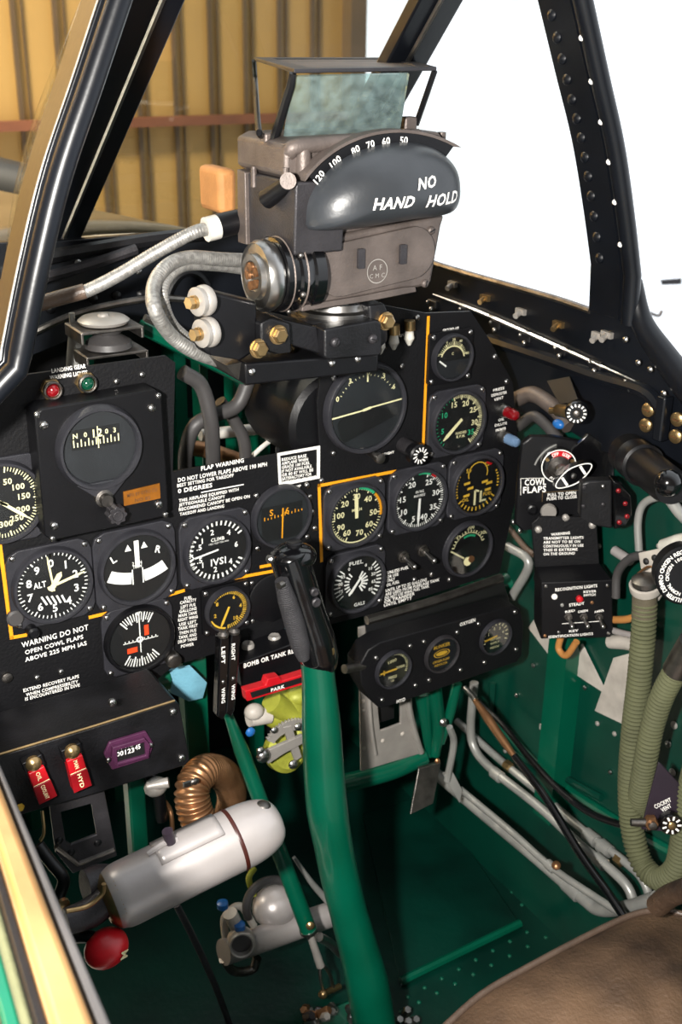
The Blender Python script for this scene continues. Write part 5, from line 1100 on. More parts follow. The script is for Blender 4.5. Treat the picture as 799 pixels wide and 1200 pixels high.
t2('PULL TO OPEN', 642, 582, 675, 579, 4, .0006, CP, tx); t2('PUSH TO CLOSE', 641, 586.5, 676, 583.5, 4, .0006, CP, tx)
a_, b_, c_, d_ = [CP.xy(x, y) for x, y in ((610.5, 580), (610.5, 560.5), (643, 560), (636, 574))]
tx.quad(a_.x, a_.y, b_.x, b_.y, .0006, .0006); tx.quad(b_.x, b_.y, c_.x, c_.y, .0006, .0006)
tx.build('placard_lettering', 'white', cp, flat=True)
c = MB(CP); a_, b_, c_ = [CP.xy(x, y) for x, y in ((635.5, 588), (636, 577), (680, 574))]; c.quad(a_.x, a_.y, b_.x, b_.y, .0006, .0006); c.quad(b_.x, b_.y, c_.x, c_.y, .0006, .0006); c.build('placard_border', 'brass', cp, flat=True)
q = CP.xy(643, 599, .012); c = MB(CP); M = Matrix.Translation((q.x, q.y, 0)); c.lathe([(.004, 0), (.004, .010), (.0095, .011), (.0098, .015), (.0085, .017)], 28, M); c.build('pull_knob', 'alloy', cp, label='round bare aluminium pull knob')
q = CP.xy(624, 597); c = MB(CP); M = Matrix.Translation((q.x, q.y, 0)); c.lathe([(.0065, 0), (.0065, .003), (.0045, .004), (.004, .002)], 20, M); c.build('socket', 'satin_black', cp)
# finned black box to the right of it
OB = Plane(at(710, 590, X=.30), math.radians(29), 0)
ob = thing('junction_cover', 'black eight-sided cover plate right of the cowl flap plate', 'cover plate', tuple(OB.w(710, 618)))
quadbox([(682, 567), (690, 564), (718, 563), (718, 620), (700, 617), (680, 606)], .015, 'left_plate', 'worn_black', ob, OB, .002)
quadbox([(718, 563), (727, 565), (740, 580), (741, 603), (733, 617), (720, 621)], .02, 'right_plate', 'gloss_black', ob, OB, .002)
for x, y, m_ in ((707, 570, 'steel'), (707, 591, 'dark_cast'), (685, 571, 'dark_cast'), (725, 575, 'red_dark'), (733, 590, 'red_dark'), (735, 605, 'red_dark'), (726, 612, 'red_dark'), (684, 593, 'dark_cast')):
    q = OB.xy(x, y); screw(OB, q.x, q.y, 0, .0028, ob, m_)
# dimmer above, on its bracket
dm = thing('rheostat', 'small rheostat with a white-numbered black dial on a bracket under the sill', 'rheostat', tuple(at(660, 480, X=.30)))
DP = Plane(at(675, 484, X=.285), math.radians(40), 0)
q = DP.xy(676, 484); M = Matrix.Translation((q.x, q.y, 0)); c = MB(DP); c.lathe([(.0115, -.012), (.0128, -.010), (.0128, 0), (.0115, .002)], 32, M); k = c.build('dial_knob', 'gloss_black', dm)
c = MB(DP)
for i in range(14): a = 2*PI*i/14; c.quad(q.x+.0075*math.cos(a), q.y+.0075*math.sin(a), q.x+.0108*math.cos(a), q.y+.0108*math.sin(a), .0017, .0022)
c.build('dial_markings', 'white', k, flat=True)
c = MB(DP); c.lathe([(.005, .002), (.004, .005), (.002, .006)], 16, M); c.build('screw', 'worn_steel', k)
c = MB(); c.tube([at(646, 481, X=.30), at(652, 481, X=.30), at(655, 481, X=.298), at(668, 483, X=.292)], [.004, .004, .0075, .008], 14, 0); c.build('shaft', 'brass', dm)
c = MB(); q_ = [at(641, 447, X=.335), at(668, 442, X=.335), at(678, 470, X=.30), at(656, 474, X=.31)]; c.hexa(q_, [p+Vector((.003, .003, 0)) for p in q_]); c.build('bracket', 'dial_black', dm, bev=.001)
c = MB(); p = at(655, 497, X=.33); c.ball(p, (.006, .009, .006), 10); tag(c.build('blue_plug', 'blue'), 'small blue cap behind the rotary selector', 'cap')
xtube([(607, 500), (625, 488), (640, 498), (655, 515)], .007, .33, 'brown_linkage', 'rubber', 'dark brown linkage between the panel and the rotary selector', 'linkage')
xtube([(605, 468), (625, 462), (650, 478), (668, 500)], .010, .34, 'grey_duct', 'cast_grey', 'grey duct under the right sill, behind the rheostat', 'duct')
# black cockpit lamp at the right edge
lm = thing('cockpit_lamp', 'fat black cylindrical cockpit lamp entering from the right edge', 'lamp', tuple(at(770, 600, X=.30)))
A_, B_ = at(735, 530, X=.335), at(788, 572, X=.27); d = (B_-A_).normalized(); c = MB(); L = (B_-A_).length
c.axial(A_, B_, [(.019, 0), (.0225, .003), (.0225, .028), (.0232, .029), (.0232, .031), (.0225, .032), (.0225, .054), (.0235, .055), (.0235, .058), (.0205, .060), (.0195, L*.9), (.017, L)], 36); lb_ = c.build('body', 'satin_black', lm)
c = MB(); p = at(783, 566, X=.262); c.ball(p, .014, 12); c.build('knob', 'gloss_black', lm)
c = MB(); p = at(765, 559, X=.268); c.axial(p, p+Vector((-.7, -.7, .1)), [(.0022, 0), (.0022, .001)], 14); c.build('yellow_dot', 'lume_yellow', lb_)
c = MB(); p = at(776, 577, X=.26); c.axial(p, p+Vector((-.5, -.8, .1)), [(.0028, 0), (.002, .002)], 14); c.build('screw', 'steel', lb_)
c = MB(); c.tube([at(785, 585, X=.28), at(796, 600, X=.28), at(808, 612, X=.28)], .006, 12); c.build('cable_gland', 'pipe_grey', lm)
# ================================================================ lower left
LB = Plane((0, -.10, 0))
lb = thing('switch_panel_box', 'black lower-left box with two red switch guards and a purple hour meter', 'switch box', tuple(LB.w(110, 900)))
c = MB(LB); c.prism(LB.pl([(-60, 905), (0, 886), (100, 856), (205, 822), (211, 826), (223, 890), (218, 897), (120, 928), (60, 945), (-60, 980)]), -.075, 0); c.build('case', 'worn_black', lb, bev=.0015)
c = MB(); c.tube([LB.w(0, 884, .0), LB.w(110, 851, 0), LB.w(205, 821, 0)], .0014, 6, 0); c.build('worn_edge', 'brass', lb, label='bare metal showing along the worn edge')
for x, y in ((203, 834), (213, 888), (132, 823)):
    q = LB.xy(x, y); screw(LB, q.x, q.y, 0, .0042, lb)
for px, py, dx, lt, lt2, wh in ((37, 890, 0, 'OIL', 'COOLANT', 'left'), (82, 876, 0, 'MAN', 'HYD', 'right')):
    g = thing('guarded_switch', f'{wh} red switch guard on the lower-left box, lettered {lt2}', 'switch', tuple(LB.w(px, py)), 'red guarded switches')
    q = LB.xy(px, py, .004); tilt = math.radians(12 if wh == 'left' else 8); M = Matrix.Translation((q.x, q.y, .001)) @ Matrix.Rotation(tilt, 4, 'Z')
    c = MB(LB.T @ M); c.box((0, -.002, .005), (.020, .014, .010)); c.build('hinge_block', 'satin_black', g, bev=.001)
    c = MB(LB.T @ M); c.lathe([(.0075, .008), (.0078, .012), (.005, .016), (.002, .017)], 20); c.build('knob', 'brass', g)
    c = MB(LB.T @ M); c.prism([(-.008, -.006), (.008, -.006), (.009, -.044), (-.009, -.044)], .002, .014); gd = c.build('guard', 'red', g, bev=.0012)
    c = MB(LB.T @ M); c.prism([(-.0088, -.023), (.0088, -.023), (.0093, -.0445), (-.0093, -.0445)], .0135, .0148); c.build('guard_face', 'red_dark', gd, bev=.0005)
    c = MB(LB.T @ M); c.text(lt, 0, -.013, .004, .010, 'C', .0151, -PI/2); c.text(lt2, 0, -.033, .004, .017, 'C', .0153, -PI/2); c.quad(-.008, -.0215, .008, -.0215, .0008, .0151); c.build('guard_lettering', 'cream', gd, flat=True)
hm = thing('hour_meter', 'purple hexagonal hour meter at the right end of the lower-left box', 'meter', tuple(LB.w(151, 880)))
c = MB(LB); c.prism(LB.pl([(121, 882), (127, 868), (170, 855), (179, 870), (174, 886), (130, 900)]), .0003, .004); c.build('flange', 'purple', hm, bev=.001)
c = MB(LB); c.prism(LB.pl([(129, 871), (166, 860), (173, 868), (171, 882), (134, 893), (128, 884)]), .003, .009, [LB.pl([(134, 874.5), (166, 865), (167.5, 880), (135, 889)])]); c.build('rim', 'purple', hm, bev=.0008)
c = MB(LB); c.prism(LB.pl([(132, 872), (168, 862), (170, 882), (133, 891)]), .003, .0062); sc2 = c.build('display', 'dial_black', hm)
tx = MB(LB)
def t3(s_, x0, y0, x1, y1, h, z): p, q = LB.xy(x0, y0, z), LB.xy(x1, y1, z); d = q-p; tx.text(s_, p.x, p.y+m_px(LB.o, h)/2, m_px(LB.o, h), d.length, 'L', z, math.atan2(d.y, d.x), 1.2)
t3('HOURS', 136, 880, 157, 874, 4.2, .0066); t3('00123', 137, 887, 158, 881, 5, .0066); t3('45', 159, 879, 165, 877, 5, .0066)
tx.build('display_digits', 'white', sc2, flat=True)
for x, y in ((126, 888), (175, 871)): q = LB.xy(x, y); screw(LB, q.x, q.y, .004, .0028, hm)
tx = None
# brackets and gear under that box
mb_ = thing('mount_plate', 'dark metal plate with a square opening under the red switch guards', 'bracket', tuple(at(100, 1020, Y=-.09)))
MPL = Plane((0, -.085, 0)); c = MB(MPL)
c.prism(MPL.pl([(58, 938), (122, 922), (138, 1003), (86, 1024), (66, 1000)]), -.004, 0, [MPL.pl([(72, 952), (108, 942), (114, 978), (84, 990), (78, 986)])]); c.build('plate', 'dark_cast', mb_, bev=.001)
c = MB(); c.tube([MPL.w(66, 992), MPL.w(92, 1012), MPL.w(134, 996)], .003, 8, 0); c.build('folded_edge', 'worn_steel', mb_)
for x, y in ((84, 999), (115, 988), (70, 985)): rivet(MPL.w(x, y, 0), (0, -1, 0), .0045, mb_, 'satin_black', 'bolt')
c = MB(); c.box(tuple(at(160, 960, Y=.02)), (.02, .02, .20)); structure(c.build('trim_4', 'green', bev=.002))
c = MB(); c.box(tuple(at(228, 840, Y=.06)), (.03, .02, .22)); structure(c.build('trim_5', 'green', bev=.002))
c = MB(); q = [at(20, 1010, X=-.43), at(58, 960, X=-.40), at(75, 1040, X=-.38), at(70, 1110, X=-.38)]
hose([(45, 990, -.15), (60, 1010, -.16), (75, 1030, -.17), (70, 1050, -.17)], .006, 'black_bracket_arm', 'satin_black', 'curved black arm between the canopy rail and the throttle', 'arm')
tag((lambda c: (c.lathe([(.006, 0), (.006, .004), (.002, .006)], 16, Plane(at(74, 1058, Y=-.19)).T), c.build('brass_fitting', 'brass'))[1])(MB()), 'brass fitting beside the canopy rail left of the throttle', 'fitting')
hose([(50, 950, -.09), (52, 975, -.10), (48, 985, -.10)], .0018, 'safety_wire', 'brass', 'thin brass wire hanging under the left red switch guard', 'wire')
rv2 = at(24, 946, Y=-.102); c = MB(); c.axial(rv2, rv2+Vector((0, -1, 0)), [(.0045, 0), (.003, .003)], 6); tag(c.build('yellow_stud', 'lume_yellow'), 'small yellow stud at the left edge below the red switch guards', 'stud')
# throttle twist grip
th = thing('throttle_grip', 'big silver cylindrical twist grip with a rounded right end', 'throttle', tuple(at(140, 1055, Y=-.22)))
A_, B_ = at(141, 1050, Y=-.22), at(274, 985, Y=-.225); d = (B_-A_).normalized(); L = (B_-A_).length; R_ = m_px((A_+B_)/2, 38)
c = MB(); c.axial(A_, B_, [(R_*.75, -.012), (R_*.9, -.008), (R_*.98, 0), (R_, .006), (R_, L)], 48); c.build('sleeve', 'silver_paint', th)
c = MB(); c.axial(A_-d*.010, B_, [(R_*.60, -.006), (R_*.86, 0), (R_*.96, .008), (R_*.90, .011)], 40); c.build('end_rim', 'brass', th, label='brownish metal rim')
c = MB(); c.axial(B_, B_+d, [(R_*1.01, -.001), (R_*1.03, .001), (R_*1.01, .003)], 48, ); c.build('seam_ring', 'dark_red_brown', th)
c = MB(); c.axial(B_+d*.003, B_+d, [(R_*1.0, 0)]+[(R_*math.cos(a)**.52 if a < 1.5 else .002, .045*math.sin(a)+.002) for a in [PI/2*i/12 for i in range(1, 13)]], 48); dm_ = c.build('domed_end', 'silver_paint', th)
M0 = B_+d*.03; up_ = (Vector((0, 0, 1))-d*d.z).normalized(); sd_ = d.cross(up_)
c = MB(); p = B_+d*.036+up_*(R_*.72)-sd_*.0; c.ball(p, (.008, .008, .006), 10); c.build('push_button', 'worn_steel', dm_)
c = MB(); c.tube([B_+d*.03+up_*R_*.8+sd_*0, B_+d*.043+up_*R_*.45, B_+d*.046-up_*R_*.1], .0012, 6); c.build('seam', 'dial_black', dm_)
c = MB(); q0 = A_+d*.045+up_*(R_*1.01); n_ = 10; V = []
for i in range(13):
    t = i/12*L*.55
    for a in (-.55, -.18, .18, .55): V.append(A_+d*(L*.36+t)+(up_*math.cos(a)+sd_*math.sin(a)*1.0)*(R_*1.035))
c.add(V, [(i*4+k, i*4+k+1, i*4+k+5, i*4+k+4) for i in range(12) for k in range(3)]); o = c.build('hinge_cover', 'silver_paint', th); q = o.modifiers.new('t', 'SOLIDIFY'); q.thickness = .0025; q.offset = 0
c = MB(); p = A_+d*(L*.50)+up_*R_; c.cyl(p-up_*.002, p+up_*.016, .0052, .0052, 20); c.build('pin', 'purple_black', th)
c = MB(); p = A_+d*(L*.30)+up_*(R_*1.03); c.tube([p, p+d*.018+up_*.003, p+d*.03], .003, 8); c.build('latch', 'silver_paint', th)
c = MB(); c.tube([at(100, 1040, Y=-.20), at(120, 1035, Y=-.20), at(140, 1045, Y=-.21)], [.016, .018, .020], 18); c.tube([at(78, 1080, Y=-.22), at(105, 1070, Y=-.22), at(125, 1055, Y=-.22)], [.012, .014, .014], 14); arm_ = c.build('throttle_arm', 'dark_cast', th)
c = MB(); c.tube([at(78, 1068, Y=-.235), at(103, 1062, Y=-.235), at(120, 1048, Y=-.235), at(122, 1036, Y=-.235)], .0022, 8); c.build('brass_edge', 'brass', arm_)
rk = thing('mixture_knob', 'red ball knob below the silver throttle grip', 'knob', tuple(at(125, 1112, Y=-.24)))
p = at(125, 1111, Y=-.24); c = MB(); r1 = m_px(p, 25); q4 = Matrix.Rotation(-.35, 4, 'Y')
c.ball((0, 0, 0), (r1*1.08, r1, r1*.80), 18, Matrix.Translation(p) @ q4); kk = c.build('ball', 'red', rk)
tp = Plane(p+Vector((.5*r1, -.83*r1, .1*r1)), math.radians(-25), 0)
c = MB(tp); c.text('M', 0, 0, .009, .008, 'C', .002, rad(75)); c.build('knob_letter', 'cream', kk, flat=True)
c = MB(); c.tube([at(80, 1098, Y=-.21), at(106, 1098, Y=-.225), at(118, 1106, Y=-.235)], .006, 10); c.build('lever', 'satin_black', rk)
hose([(207, 1060, -.10), (225, 1095, -.09), (246, 1140, -.08), (262, 1180, -.07), (300, 1290, -.05)], .004, 'dark_rod', 'dark_cast', 'thin dark rod running down behind the silver throttle grip', 'rod')
# corrugated copper duct
cdt = thing('corrugated_duct', 'copper-coloured corrugated duct bending behind the throttle grip', 'duct', tuple(at(230, 970, Y=-.04)))
P = [at(x, y, Y=Y) for x, y, Y in ((240, 975, -.06), (228, 948, -.05), (226, 922, -.04), (240, 904, -.02), (262, 908, .02), (272, 930, .06), (268, 950, .10))]
c = MB(); c.tube(P, [.0185, .0185, .018, .018, .018, .017, .016], 24, 10, ridge=(.0058, .0042)); c.build('convoluted_tube', 'copper', cdt, ang=75)
c = MB(); p = at(228, 916, Y=-.062); c.ball(p, (.006, .003, .004), 8); c.box(tuple(p+Vector((-.008, 0, .0))), (.010, .003, .005)); c.build('clamp', 'worn_steel', cdt)
hose([(190, 935, 0), (200, 950, 0), (202, 975, -.02), (196, 985, -.03)], .0028, 'tan_wire_loop', 'copper', 'copper wire loop left of the corrugated duct', 'wire')
hose([(175, 905, .01), (185, 925, .0), (190, 960, 0)], .0075, 'black_conduit', 'satin_black', 'black conduit under the right end of the lower-left box', 'conduit')
c = MB(); p = at(183, 922, Y=-.01); c.ball(p, (.014, .010, .012), 8); c.cyl(p+Vector((-.01, 0, .004)), p+Vector((.012, -.01, .008)), .006); tag(c.build('silver_fitting', 'alloy'), 'small silver fitting left of the corrugated duct', 'fitting')
# blue cloth, grey brackets, green tube under the panel
c = MB(); 
b1 = [at(198, 786, Y=.03), at(225, 782, Y=.02), at(243, 800, Y=.02), at(238, 818, Y=.03), at(222, 822, Y=.03), at(200, 812, Y=.04)]
cc = sum(b1, Vector())/6-Vector((0, .008, 0)); V = b1+[cc]+[p+Vector((0, .006, 0)) for p in b1]
c.add(V, [(i, (i+1) % 6, 6) for i in range(6)]+[(7+i, 7+(i+1) % 6, (i+1) % 6, i) for i in range(6)]+[tuple(7+i for i in range(6))[::-1]])
tag(c.build('blue_rag', 'blue_cloth'), 'crumpled light blue rag under the left part of the panel', 'rag')
c = MB(); c.tube([at(148, 806, Y=.04), at(195, 792, Y=.04)], .016, 18, 0); gt_ = tag(c.build('green_tube', 'green'), 'short green tube with a white ring between the panel and the lower-left box', 'tube')
c = MB(); c.axial(at(166, 802, Y=.04), at(169, 801, Y=.04), [(.0165, 0), (.0165, .0015)], 20); c.build('white_ring', 'white', gt_)
hose([(548, 690, .06), (585, 690, .06), (612, 670, .06)], .016, 'green_tube', 'green', 'green tube showing under the right corner of the panel', 'tube')
# wing bomb arming handles
for dx, dy, s1_, s2_, wh in ((0, 0, 'LEFT', 'WING', 'left'), (13, -4, 'RIGHT', 'WING', 'right')):
    h = thing('arming_handle', f'{wh} of two black handles lettered {s1_} WING under the small suction gauge', 'handle', tuple(at(262+dx, 840, Y=-.07)), 'wing release handles')
    HP = Plane((0, -.07, 0)); c = MB(HP); q = HP.pl([(258+dx, 748+dy), (267+dx, 745+dy), (270+dx, 750+dy), (266+dx*.75, 836+dy), (262+dx*.75, 844+dy), (255+dx*.75, 840+dy)]); c.prism(q, -.012, 0); bd = c.build('bar', 'gloss_black', h, bev=.0015)
    c = MB(); c.axial(at(262+dx, 746+dy, Y=-.076), at(262+dx, 740+dy, Y=-.076), [(.0055, 0), (.006, .003), (.003, .006)], 14); c.build('top_stud', 'worn_steel', h)
    c = MB(HP); 
    for s_, y0, y1 in ((s1_, 758, 778), (s2_, 806, 824)):
        a_, b_ = HP.xy(262.5+dx*.95, y0+dy, .0005), HP.xy(262+dx*.85, y1+dy, .0005); m_ = (a_+b_)/2; c.text(s_, m_.x, m_.y, .0042, (b_-a_).length, 'C', .0005, -PI/2-.03)
    c.build('handle_lettering', 'white', bd, flat=True)
    q = HP.xy(262+dx*.9, 799+dy); screw(HP, q.x, q.y, 0, .0025, h)
# bomb or tank release box with red parking brake handle
rb = thing('release_box', 'black box lettered BOMB OR TANK RELEASE, partly behind the stick', 'release box', tuple(at(320, 790, Y=-.02)))
RB_ = Plane((0, -.035, 0)); quadbox([(280, 778), (350, 752), (372, 752), (372, 780), (290, 808), (284, 806)], .04, 'case', 'satin_black', rb, RB_, .0015)
tx = MB(RB_); p, q = RB_.xy(286, 783, .0005), RB_.xy(362, 760, .0005); tx.text('BOMB OR TANK RELEASE', p.x, p.y+.003, .0058, (q-p).length, 'L', .0005, math.atan2((q-p).y, (q-p).x), 1.3); tx.build('placard_lettering', 'white', rb, flat=True)
q = [at(280, 778, Y=-.035), at(350, 752, Y=-.035), at(345, 738, Y=.01), at(282, 758, Y=.01)]; c = MB(); c.hexa([p-Vector((0, 0, .006)) for p in q], q); c.build('top_plate', 'worn_black', rb, bev=.001)
for x, y in ((291, 757), (322, 748)):
    p = at(x, y, Y=-.01); c = MB(); c.lathe([(.0075, -.008), (.0075, .002), (.006, .004), (.0035, .003)], 16, Matrix.Translation(p)); c.build('screw', 'alloy', rb, label='silver screw')
c = MB(); q = [at(330, 738, Y=.0), at(346, 733, Y=.0), at(348, 742, Y=.0), at(333, 746, Y=.0)]; c.hexa(q, [p+Vector((0, .004, 0)) for p in q]); tag(c.build('blue_tape', 'blue_cloth'), 'small light blue tape square beside the stick grip', 'tape')
pk = thing('parking_brake_handle', 'bright red handle with a black strip lettered PARK, left of the stick', 'handle', tuple(at(320, 815, Y=-.06)))
KP = Plane((0, -.065, 0)); quadbox([(288, 810), (312, 803), (314, 796), (328, 793), (331, 798), (360, 789), (360, 801), (290, 822)], .012, 'handle', 'red', pk, KP)
quadbox([(294, 812), (356, 793.5), (356, 799.5), (296, 818)], .001, 'label_strip', 'dial_black', pk, KP, 0, .0012)
tx = MB(KP); p, q = KP.xy(318, 811, .0015), KP.xy(334, 806, .0015); tx.text('PARK', p.x, p.y+.0022, .0045, (q-p).length, 'L', .0015, math.atan2((q-p).y, (q-p).x), 1.2); tx.build('handle_lettering', 'white', pk, flat=True)
# yellow-green casting with toothed silver quadrant
cs = thing('trim_gearbox', 'yellow-green casting with a toothed silver quadrant left of the stick', 'gearbox', tuple(at(330, 900, Y=0)))
p = at(334, 832, Y=.0); c = MB(); c.ball(p, (.030, .022, .024), 12); c.ball(at(350, 815, Y=-.005), (.018, .014, .012), 10); c.cyl(at(318, 822, Y=-.01), at(345, 840, Y=-.01), .014); c.build('upper_casting', 'zinc_green', cs)
p = at(334, 880, Y=.0); c = MB(); c.lathe([(.024, -.012), (.026, -.006), (.026, .006), (.020, .012)], 28, Matrix.Translation(p) @ Matrix.Rotation(1.2, 4, 'X')); c.ball(at(350, 862, Y=0), (.016, .014, .018), 10); c.build('lower_casting', 'zinc_green', cs)
QP = Plane((0, -.025, 0)); q = QP.xy(338, 872); pts = []
for i in range(37):
    a = rad(20+130*i/36); rr = .036 if i % 2 else .0335; pts.append((q.x+rr*math.cos(a), q.y+rr*math.sin(a)))
for i in range(13):
    a = rad(150-130*i/12); pts.append((q.x+.024*math.cos(a), q.y+.020*math.sin(a)))
c = MB(QP); c.prism(pts, 0, .004); qd = c.build('toothed_quadrant', 'alloy', cs, bev=.0005)
c = MB(QP); c.prism(QP.pl([(305, 884), (312, 876), (352, 858), (356, 866), (330, 880), (312, 892)]), .002, .007); c.prism(QP.pl([(330, 850), (340, 848), (352, 885), (344, 890)]), .0, .005); c.build('link_arm', 'alloy', qd, bev=.0008)
for x, y, r_ in ((309, 886, .009), (344, 896, .006), (306, 880, .005), (322, 856, .004), (350, 852, .005)):
    rivet(at(x, y, Y=-.036), (0, -1, .1), r_, cs, 'steel', 'bolt')
c = MB(); c.cyl(at(292, 842, Y=-.01), at(316, 838, Y=-.01), .010); c.ball(at(298, 834, Y=-.015), (.012, .010, .010), 8); c.build('pale_elbow', 'white_panel', cs)
rivet(at(294, 858, Y=-.02), (0, -1, 0), .006, cs, 'blue', 'plastic_plug')
# green push rod with fork end
pr_ = thing('push_rod', 'slim glossy green push rod ending in a silver fork, left of the stick', 'push rod', tuple(at(385, 1160, Y=-.07)))
P0, P1 = at(268, 838, Y=.0), at(362, 1090, Y=-.07); c = MB(); c.tube([P0, P0.lerp(P1, .15), P0.lerp(P1, .9), P1], [.0055, .009, .0105, .0105], 20, 0); c.build('rod', 'green', pr_)
c = MB(); c.axial(P1, at(366, 1104, Y=-.073), [(.0115, -.002), (.0115, .002), (.006, .004), (.0045, .012)], 20); c.build('end_ring', 'steel', pr_)
c = MB(); c.tube([at(364, 1096, Y=-.072), at(376, 1132, Y=-.078)], [.0045, .0055], 14, 0); c.build('threaded_end', 'alloy', pr_)
c = MB(); c.tube([at(375, 1128, Y=-.079), at(376, 1146, Y=-.082), at(381, 1165, Y=-.082)], .0025, 8); c.tube([at(377, 1128, Y=-.079), at(387, 1142, Y=-.075), at(392, 1162, Y=-.075)], .0025, 8); c.build('fork', 'steel', pr_)
c = MB(); c.cyl(at(376, 1166, Y=-.085), at(398, 1156, Y=-.07), .004); c.ball(at(379, 1165, Y=-.086), .006, 8); c.build('fork_bolt', 'brass', pr_)
rivet(at(364, 1085, Y=-.082), (-.3, -1, .2), .0055, pr_, 'brass', 'bolt')
hose([(345, 1005, .0), (366, 1035, .0), (384, 1055, .0)], [.0025, .004, .005], 'grey_link_rod', 'pipe_grey', 'thin grey rod between the green push rod and the stick', 'rod')
hose([(374, 1098, -.06), (388, 1106, -.05), (400, 1118, -.05)], .006, 'silver_elbow', 'steel', 'short silver fitting between the push rod fork and the stick', 'fitting')
# fuel valve: silver body
fv = thing('fuel_valve', 'dull silver valve body with a round open end, low between grip and push rod', 'valve', tuple(at(300, 1110, Y=.0)))
A_, B_ = at(262, 1116, Y=-.02), at(398, 1068, Y=.0); d = (B_-A_).normalized()
c = MB(); c.tube([A_, A_.lerp(B_, .5), B_], [.0165, .017, .0165], 24, 0); c.build('body_tube', 'silver_paint', fv)
c = MB(); c.ball(at(322, 1062, Y=.01), (.030, .028, .026), 14); c.build('dome', 'silver_paint', fv)
c = MB(); P = [at(322+33*math.cos(rad(a)), 1064-33*math.sin(rad(a)), Y=-.012) for a in range(40, 215, 16)]; c.tube(P, .0055, 10); c.build('black_clamp', 'rubber', fv)
p = at(284, 1108, Y=-.045); M = Plane(p, math.radians(20), math.radians(18)).T
c = MB(M); c.lathe([(.0155, -.02), (.0165, 0), (.0150, .002), (.0130, .001), (.0125, -.008)], 32, None, False); c.lathe([(.0165, -.02), (.0175, -.012), (.0165, -.010)], 32, None, False); c.build('open_socket', 'alloy', fv)
c = MB(M); c.lathe([(.0132, -.010), (.0132, -.008)], 28); c.build('socket_inside', 'rubber', fv)
c = MB(); c.tube([at(262, 1124, Y=-.02), at(275, 1138, Y=-.02), at(296, 1136, Y=-.02), at(302, 1122, Y=-.02)], .006, 12); c.build('lower_loop', 'worn_steel', fv)
c = MB(); c.tube([at(265, 1100, Y=-.01), at(264, 1075, Y=0), at(282, 1062, Y=.0), at(298, 1085, Y=-.01)], .005, 10); c.cyl(at(280, 1090, Y=-.02), at(270, 1070, Y=-.02), .009); c.build('side_yoke', 'white_panel', fv)
for x, y in ((261, 1057), (281, 1082)):
    c = MB(); c.axial(at(x, y, Y=-.03), at(x+1, y+12, Y=-.03), [(.005, 0), (.007, .001), (.007, .008), (.005, .010)], 12); c.build('blue_fitting', 'blue', fv)
hose([(298, 1050, -.01), (292, 1030, 0), (298, 1018, .01)], .004, 'green_pipe', 'zinc_green', 'thin pale green pipe above the fuel valve', 'pipe')
# odds and ends on the floor around the foot of the stick
fb_ = thing('stick_base', 'cluster of bolts and fittings on the floor at the foot of the stick', 'control stick base', tuple(at(420, 1215, Z=.02)))
c = MB(); c.box(tuple(at(400, 1215, Z=.03)), (.10, .07, .03)); c.build('base_casting', 'green', fb_, bev=.004)
random.seed(11)
for i in range(16):
    x, y = random.uniform(355, 415), random.uniform(1180, 1200); c = MB(); p = at(x, y, Z=.06+random.uniform(0, .02)); c.axial(p, p+Vector((random.uniform(-.6, .6), -.6, random.uniform(.2, 1))), [(.006, -.01), (.006, .003), (.0045, .006)], 6); c.build('bolt', random.choice(('steel', 'alloy', 'copper', 'dark_cast')), fb_)
for x, y in ((468, 1196), (477, 1185), (487, 1196), (478, 1198)):
    c = MB(); p = at(x, y, Z=.02); c.axial(p, p+Vector((0, -.5, 1)), [(.006, -.01), (.006, .003), (.0045, .006)], 6); c.build('bolt', 'steel', fb_)
# ================================================================ control stick
st = thing('control_stick', 'green control stick with a black moulded pistol grip', 'control stick', tuple(at(440, 1210, Y=-.19)))
PX = [(371, 770, -.125, 19), (374, 800, -.130, 20), (377, 850, -.137, 23), (380, 905, -.145, 24), (384, 950, -.152, 24.5), (391, 990, -.158, 23), (399, 1030, -.165, 22.5), (409, 1070, -.172, 22), (420, 1110, -.179, 23), (430, 1150, -.185, 25), (438, 1195, -.19, 25), (444, 1240, -.195, 25)]
P = [at(x, y, Y=Y) for x, y, Y, _ in PX]; c = MB(); c.tube(P, [m_px(p, q_[3]) for p, q_ in zip(P, PX)], 32, 8); c.build('tube', 'green', st, ang=80)
GX = [(338, 650, 24), (344, 668, 25), (353, 697, 24), (361, 722, 24), (369, 748, 25.5), (374, 770, 25), (376, 783, 21)]
P = [at(x, y, Y=-.118-.008*i/6) for i, (x, y, _) in enumerate(GX)]; c = MB(); V = []
c.tube(P, [m_px(p, g[2])*.93 for p, g in zip(P, GX)], 28, 6); gr = c.build('grip', 'gloss_black', st, ang=80)
c = MB(); hp = at(344, 652, Y=-.116); c.ball(hp, (.0245, .022, .0135), 16, ); 
c.build('grip_head', 'gloss_black', gr, ang=80)
c = MB(); c.lathe([(.0085, .008), (.0085, .014), (.007, .0155), (.006, .015)], 16, Matrix.Translation(at(345, 644, Y=-.116)-Vector((0, 0, .006)))); c.build('top_button', 'satin_black', gr)
c = MB(); c.axial(at(319, 655, Y=-.125), at(310, 656, Y=-.128), [(.004, 0), (.0045, .004), (.002, .006)], 12); c.build('trigger_screw', 'steel', gr)
c = MB(); P = [at(x, y, Y=-.128) for x, y in ((331, 676), (338, 700), (346, 726), (353, 752), (357, 768))]; c.tube([p+Vector((-.004, -.006, 0)) for p in P], [.007, .0095, .0105, .010, .006], 16, ridge=(.0022, .0005)); c.build('trigger', 'crackle_grey', gr, label='ribbed dull grey trigger plate')
c = MB(); p = at(332, 684, Y=-.14); c.cyl(p, p+Vector((-.006, -.002, 0)), .0035); c.build('trigger_pin', 'worn_steel', gr)
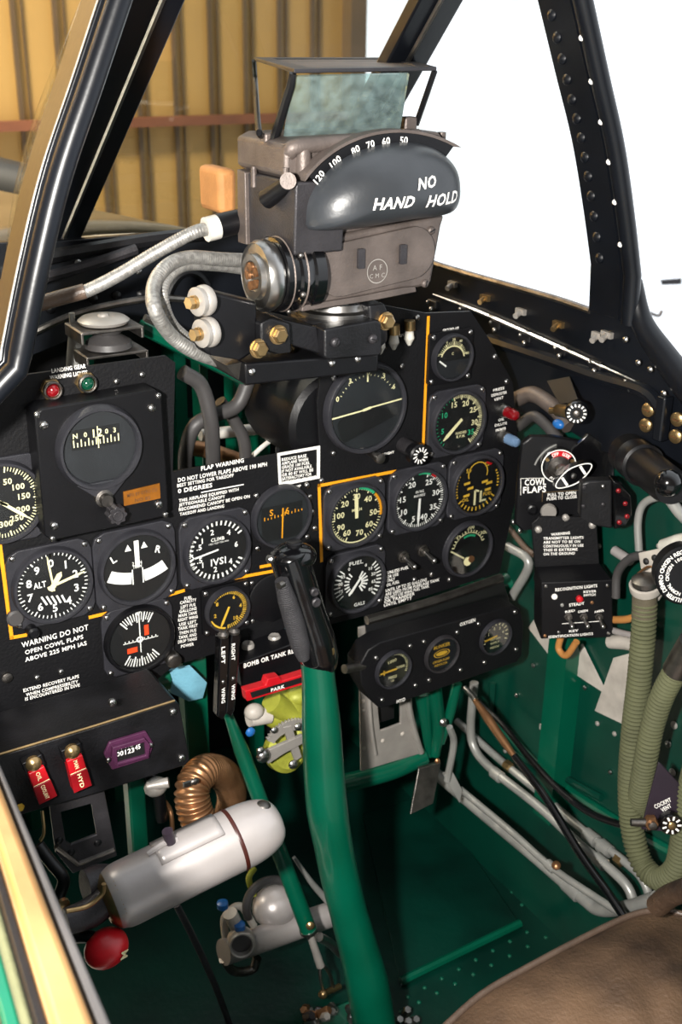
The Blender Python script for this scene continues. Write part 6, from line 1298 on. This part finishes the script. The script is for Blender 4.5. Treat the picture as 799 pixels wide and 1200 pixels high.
for x, y, r_, m_ in ((386, 764, .0062, 'brass'), (382, 792, .0075, 'alloy'), (369, 694, .0045, 'dark_cast'), (371, 706, .005, 'dark_cast')):
    Y = -.118-.022 if x > 372 else -.140
    p = at(x, y, Y=Y-.001); n_ = Vector((-.1, -1, .1)); c = MB(); c.axial(p, p+n_, [(r_, -.006), (r_, .0012), (r_*.7, .0022), (r_*.3, .0018)], 18); sc3 = c.build('screw', m_, gr if y < 790 else st)
# ================================================================ seat cushion
se = thing('seat_cushion', 'worn brown leather seat cushion with piped edge at the bottom right', 'cushion', (.0, -.6, .28))
SZ = .30
top = [at(505, 1215, Z=SZ), at(560, 1166, Z=SZ), at(620, 1131, Z=SZ), at(690, 1094, Z=SZ), at(735, 1073, Z=SZ), at(765, 1066, Z=SZ), at(800, 1070, Z=SZ), at(860, 1095, Z=SZ)]
sm_ = crom(top, 5); poly = [(p.x, p.y) for p in sm_]+[(.33, -.80), (-.22, -.80), (-.22, -.43), (-.19, -.425)]
cx0, cy0 = .03, -.62; V = []; Fc = []; n = len(poly); lv = [(1.0, -.10), (1.015, -.05), (1.01, -.012), (.99, 0), (.95, .006), (.85, .012), (.7, .015), (.5, .014), (.3, .010), (.12, .008)]
for k, h in lv:
    for i, (x, y) in enumerate(poly): V.append((cx0+(x-cx0)*k, cy0+(y-cy0)*k, SZ+h+(.003*math.sin(x*60)*math.cos(y*47) if k < .95 else 0)))
for k in range(len(lv)-1):
    for i in range(n): j = (i+1) % n; Fc.append((k*n+i, k*n+j, (k+1)*n+j, (k+1)*n+i))
Fc += [tuple(range(n))[::-1], tuple((len(lv)-1)*n+i for i in range(n))]
c = MB(); c.add(V, Fc); c.build('cushion', 'leather', se, ang=80)
c = MB(); c.tube([Vector((cx0+(p.x-cx0)*.985, cy0+(p.y-cy0)*.985, SZ+.003)) for p in sm_], .0036, 10, 0); c.build('piping', 'leather_edge', se)
c = MB(); c.tube([Vector((cx0+(p.x-cx0)*1.01, cy0+(p.y-cy0)*1.01, SZ-.012)) for p in sm_], .003, 10, 0); c.build('piping', 'leather_edge', se)
xtube([(770, 1062), (785, 1050), (810, 1040)], .012, .22, 'leather_strap', 'leather', 'brown leather strap end above the seat cushion corner', 'strap')
for o in bpy.data.objects:
    if '_o' in o: del o['_o']
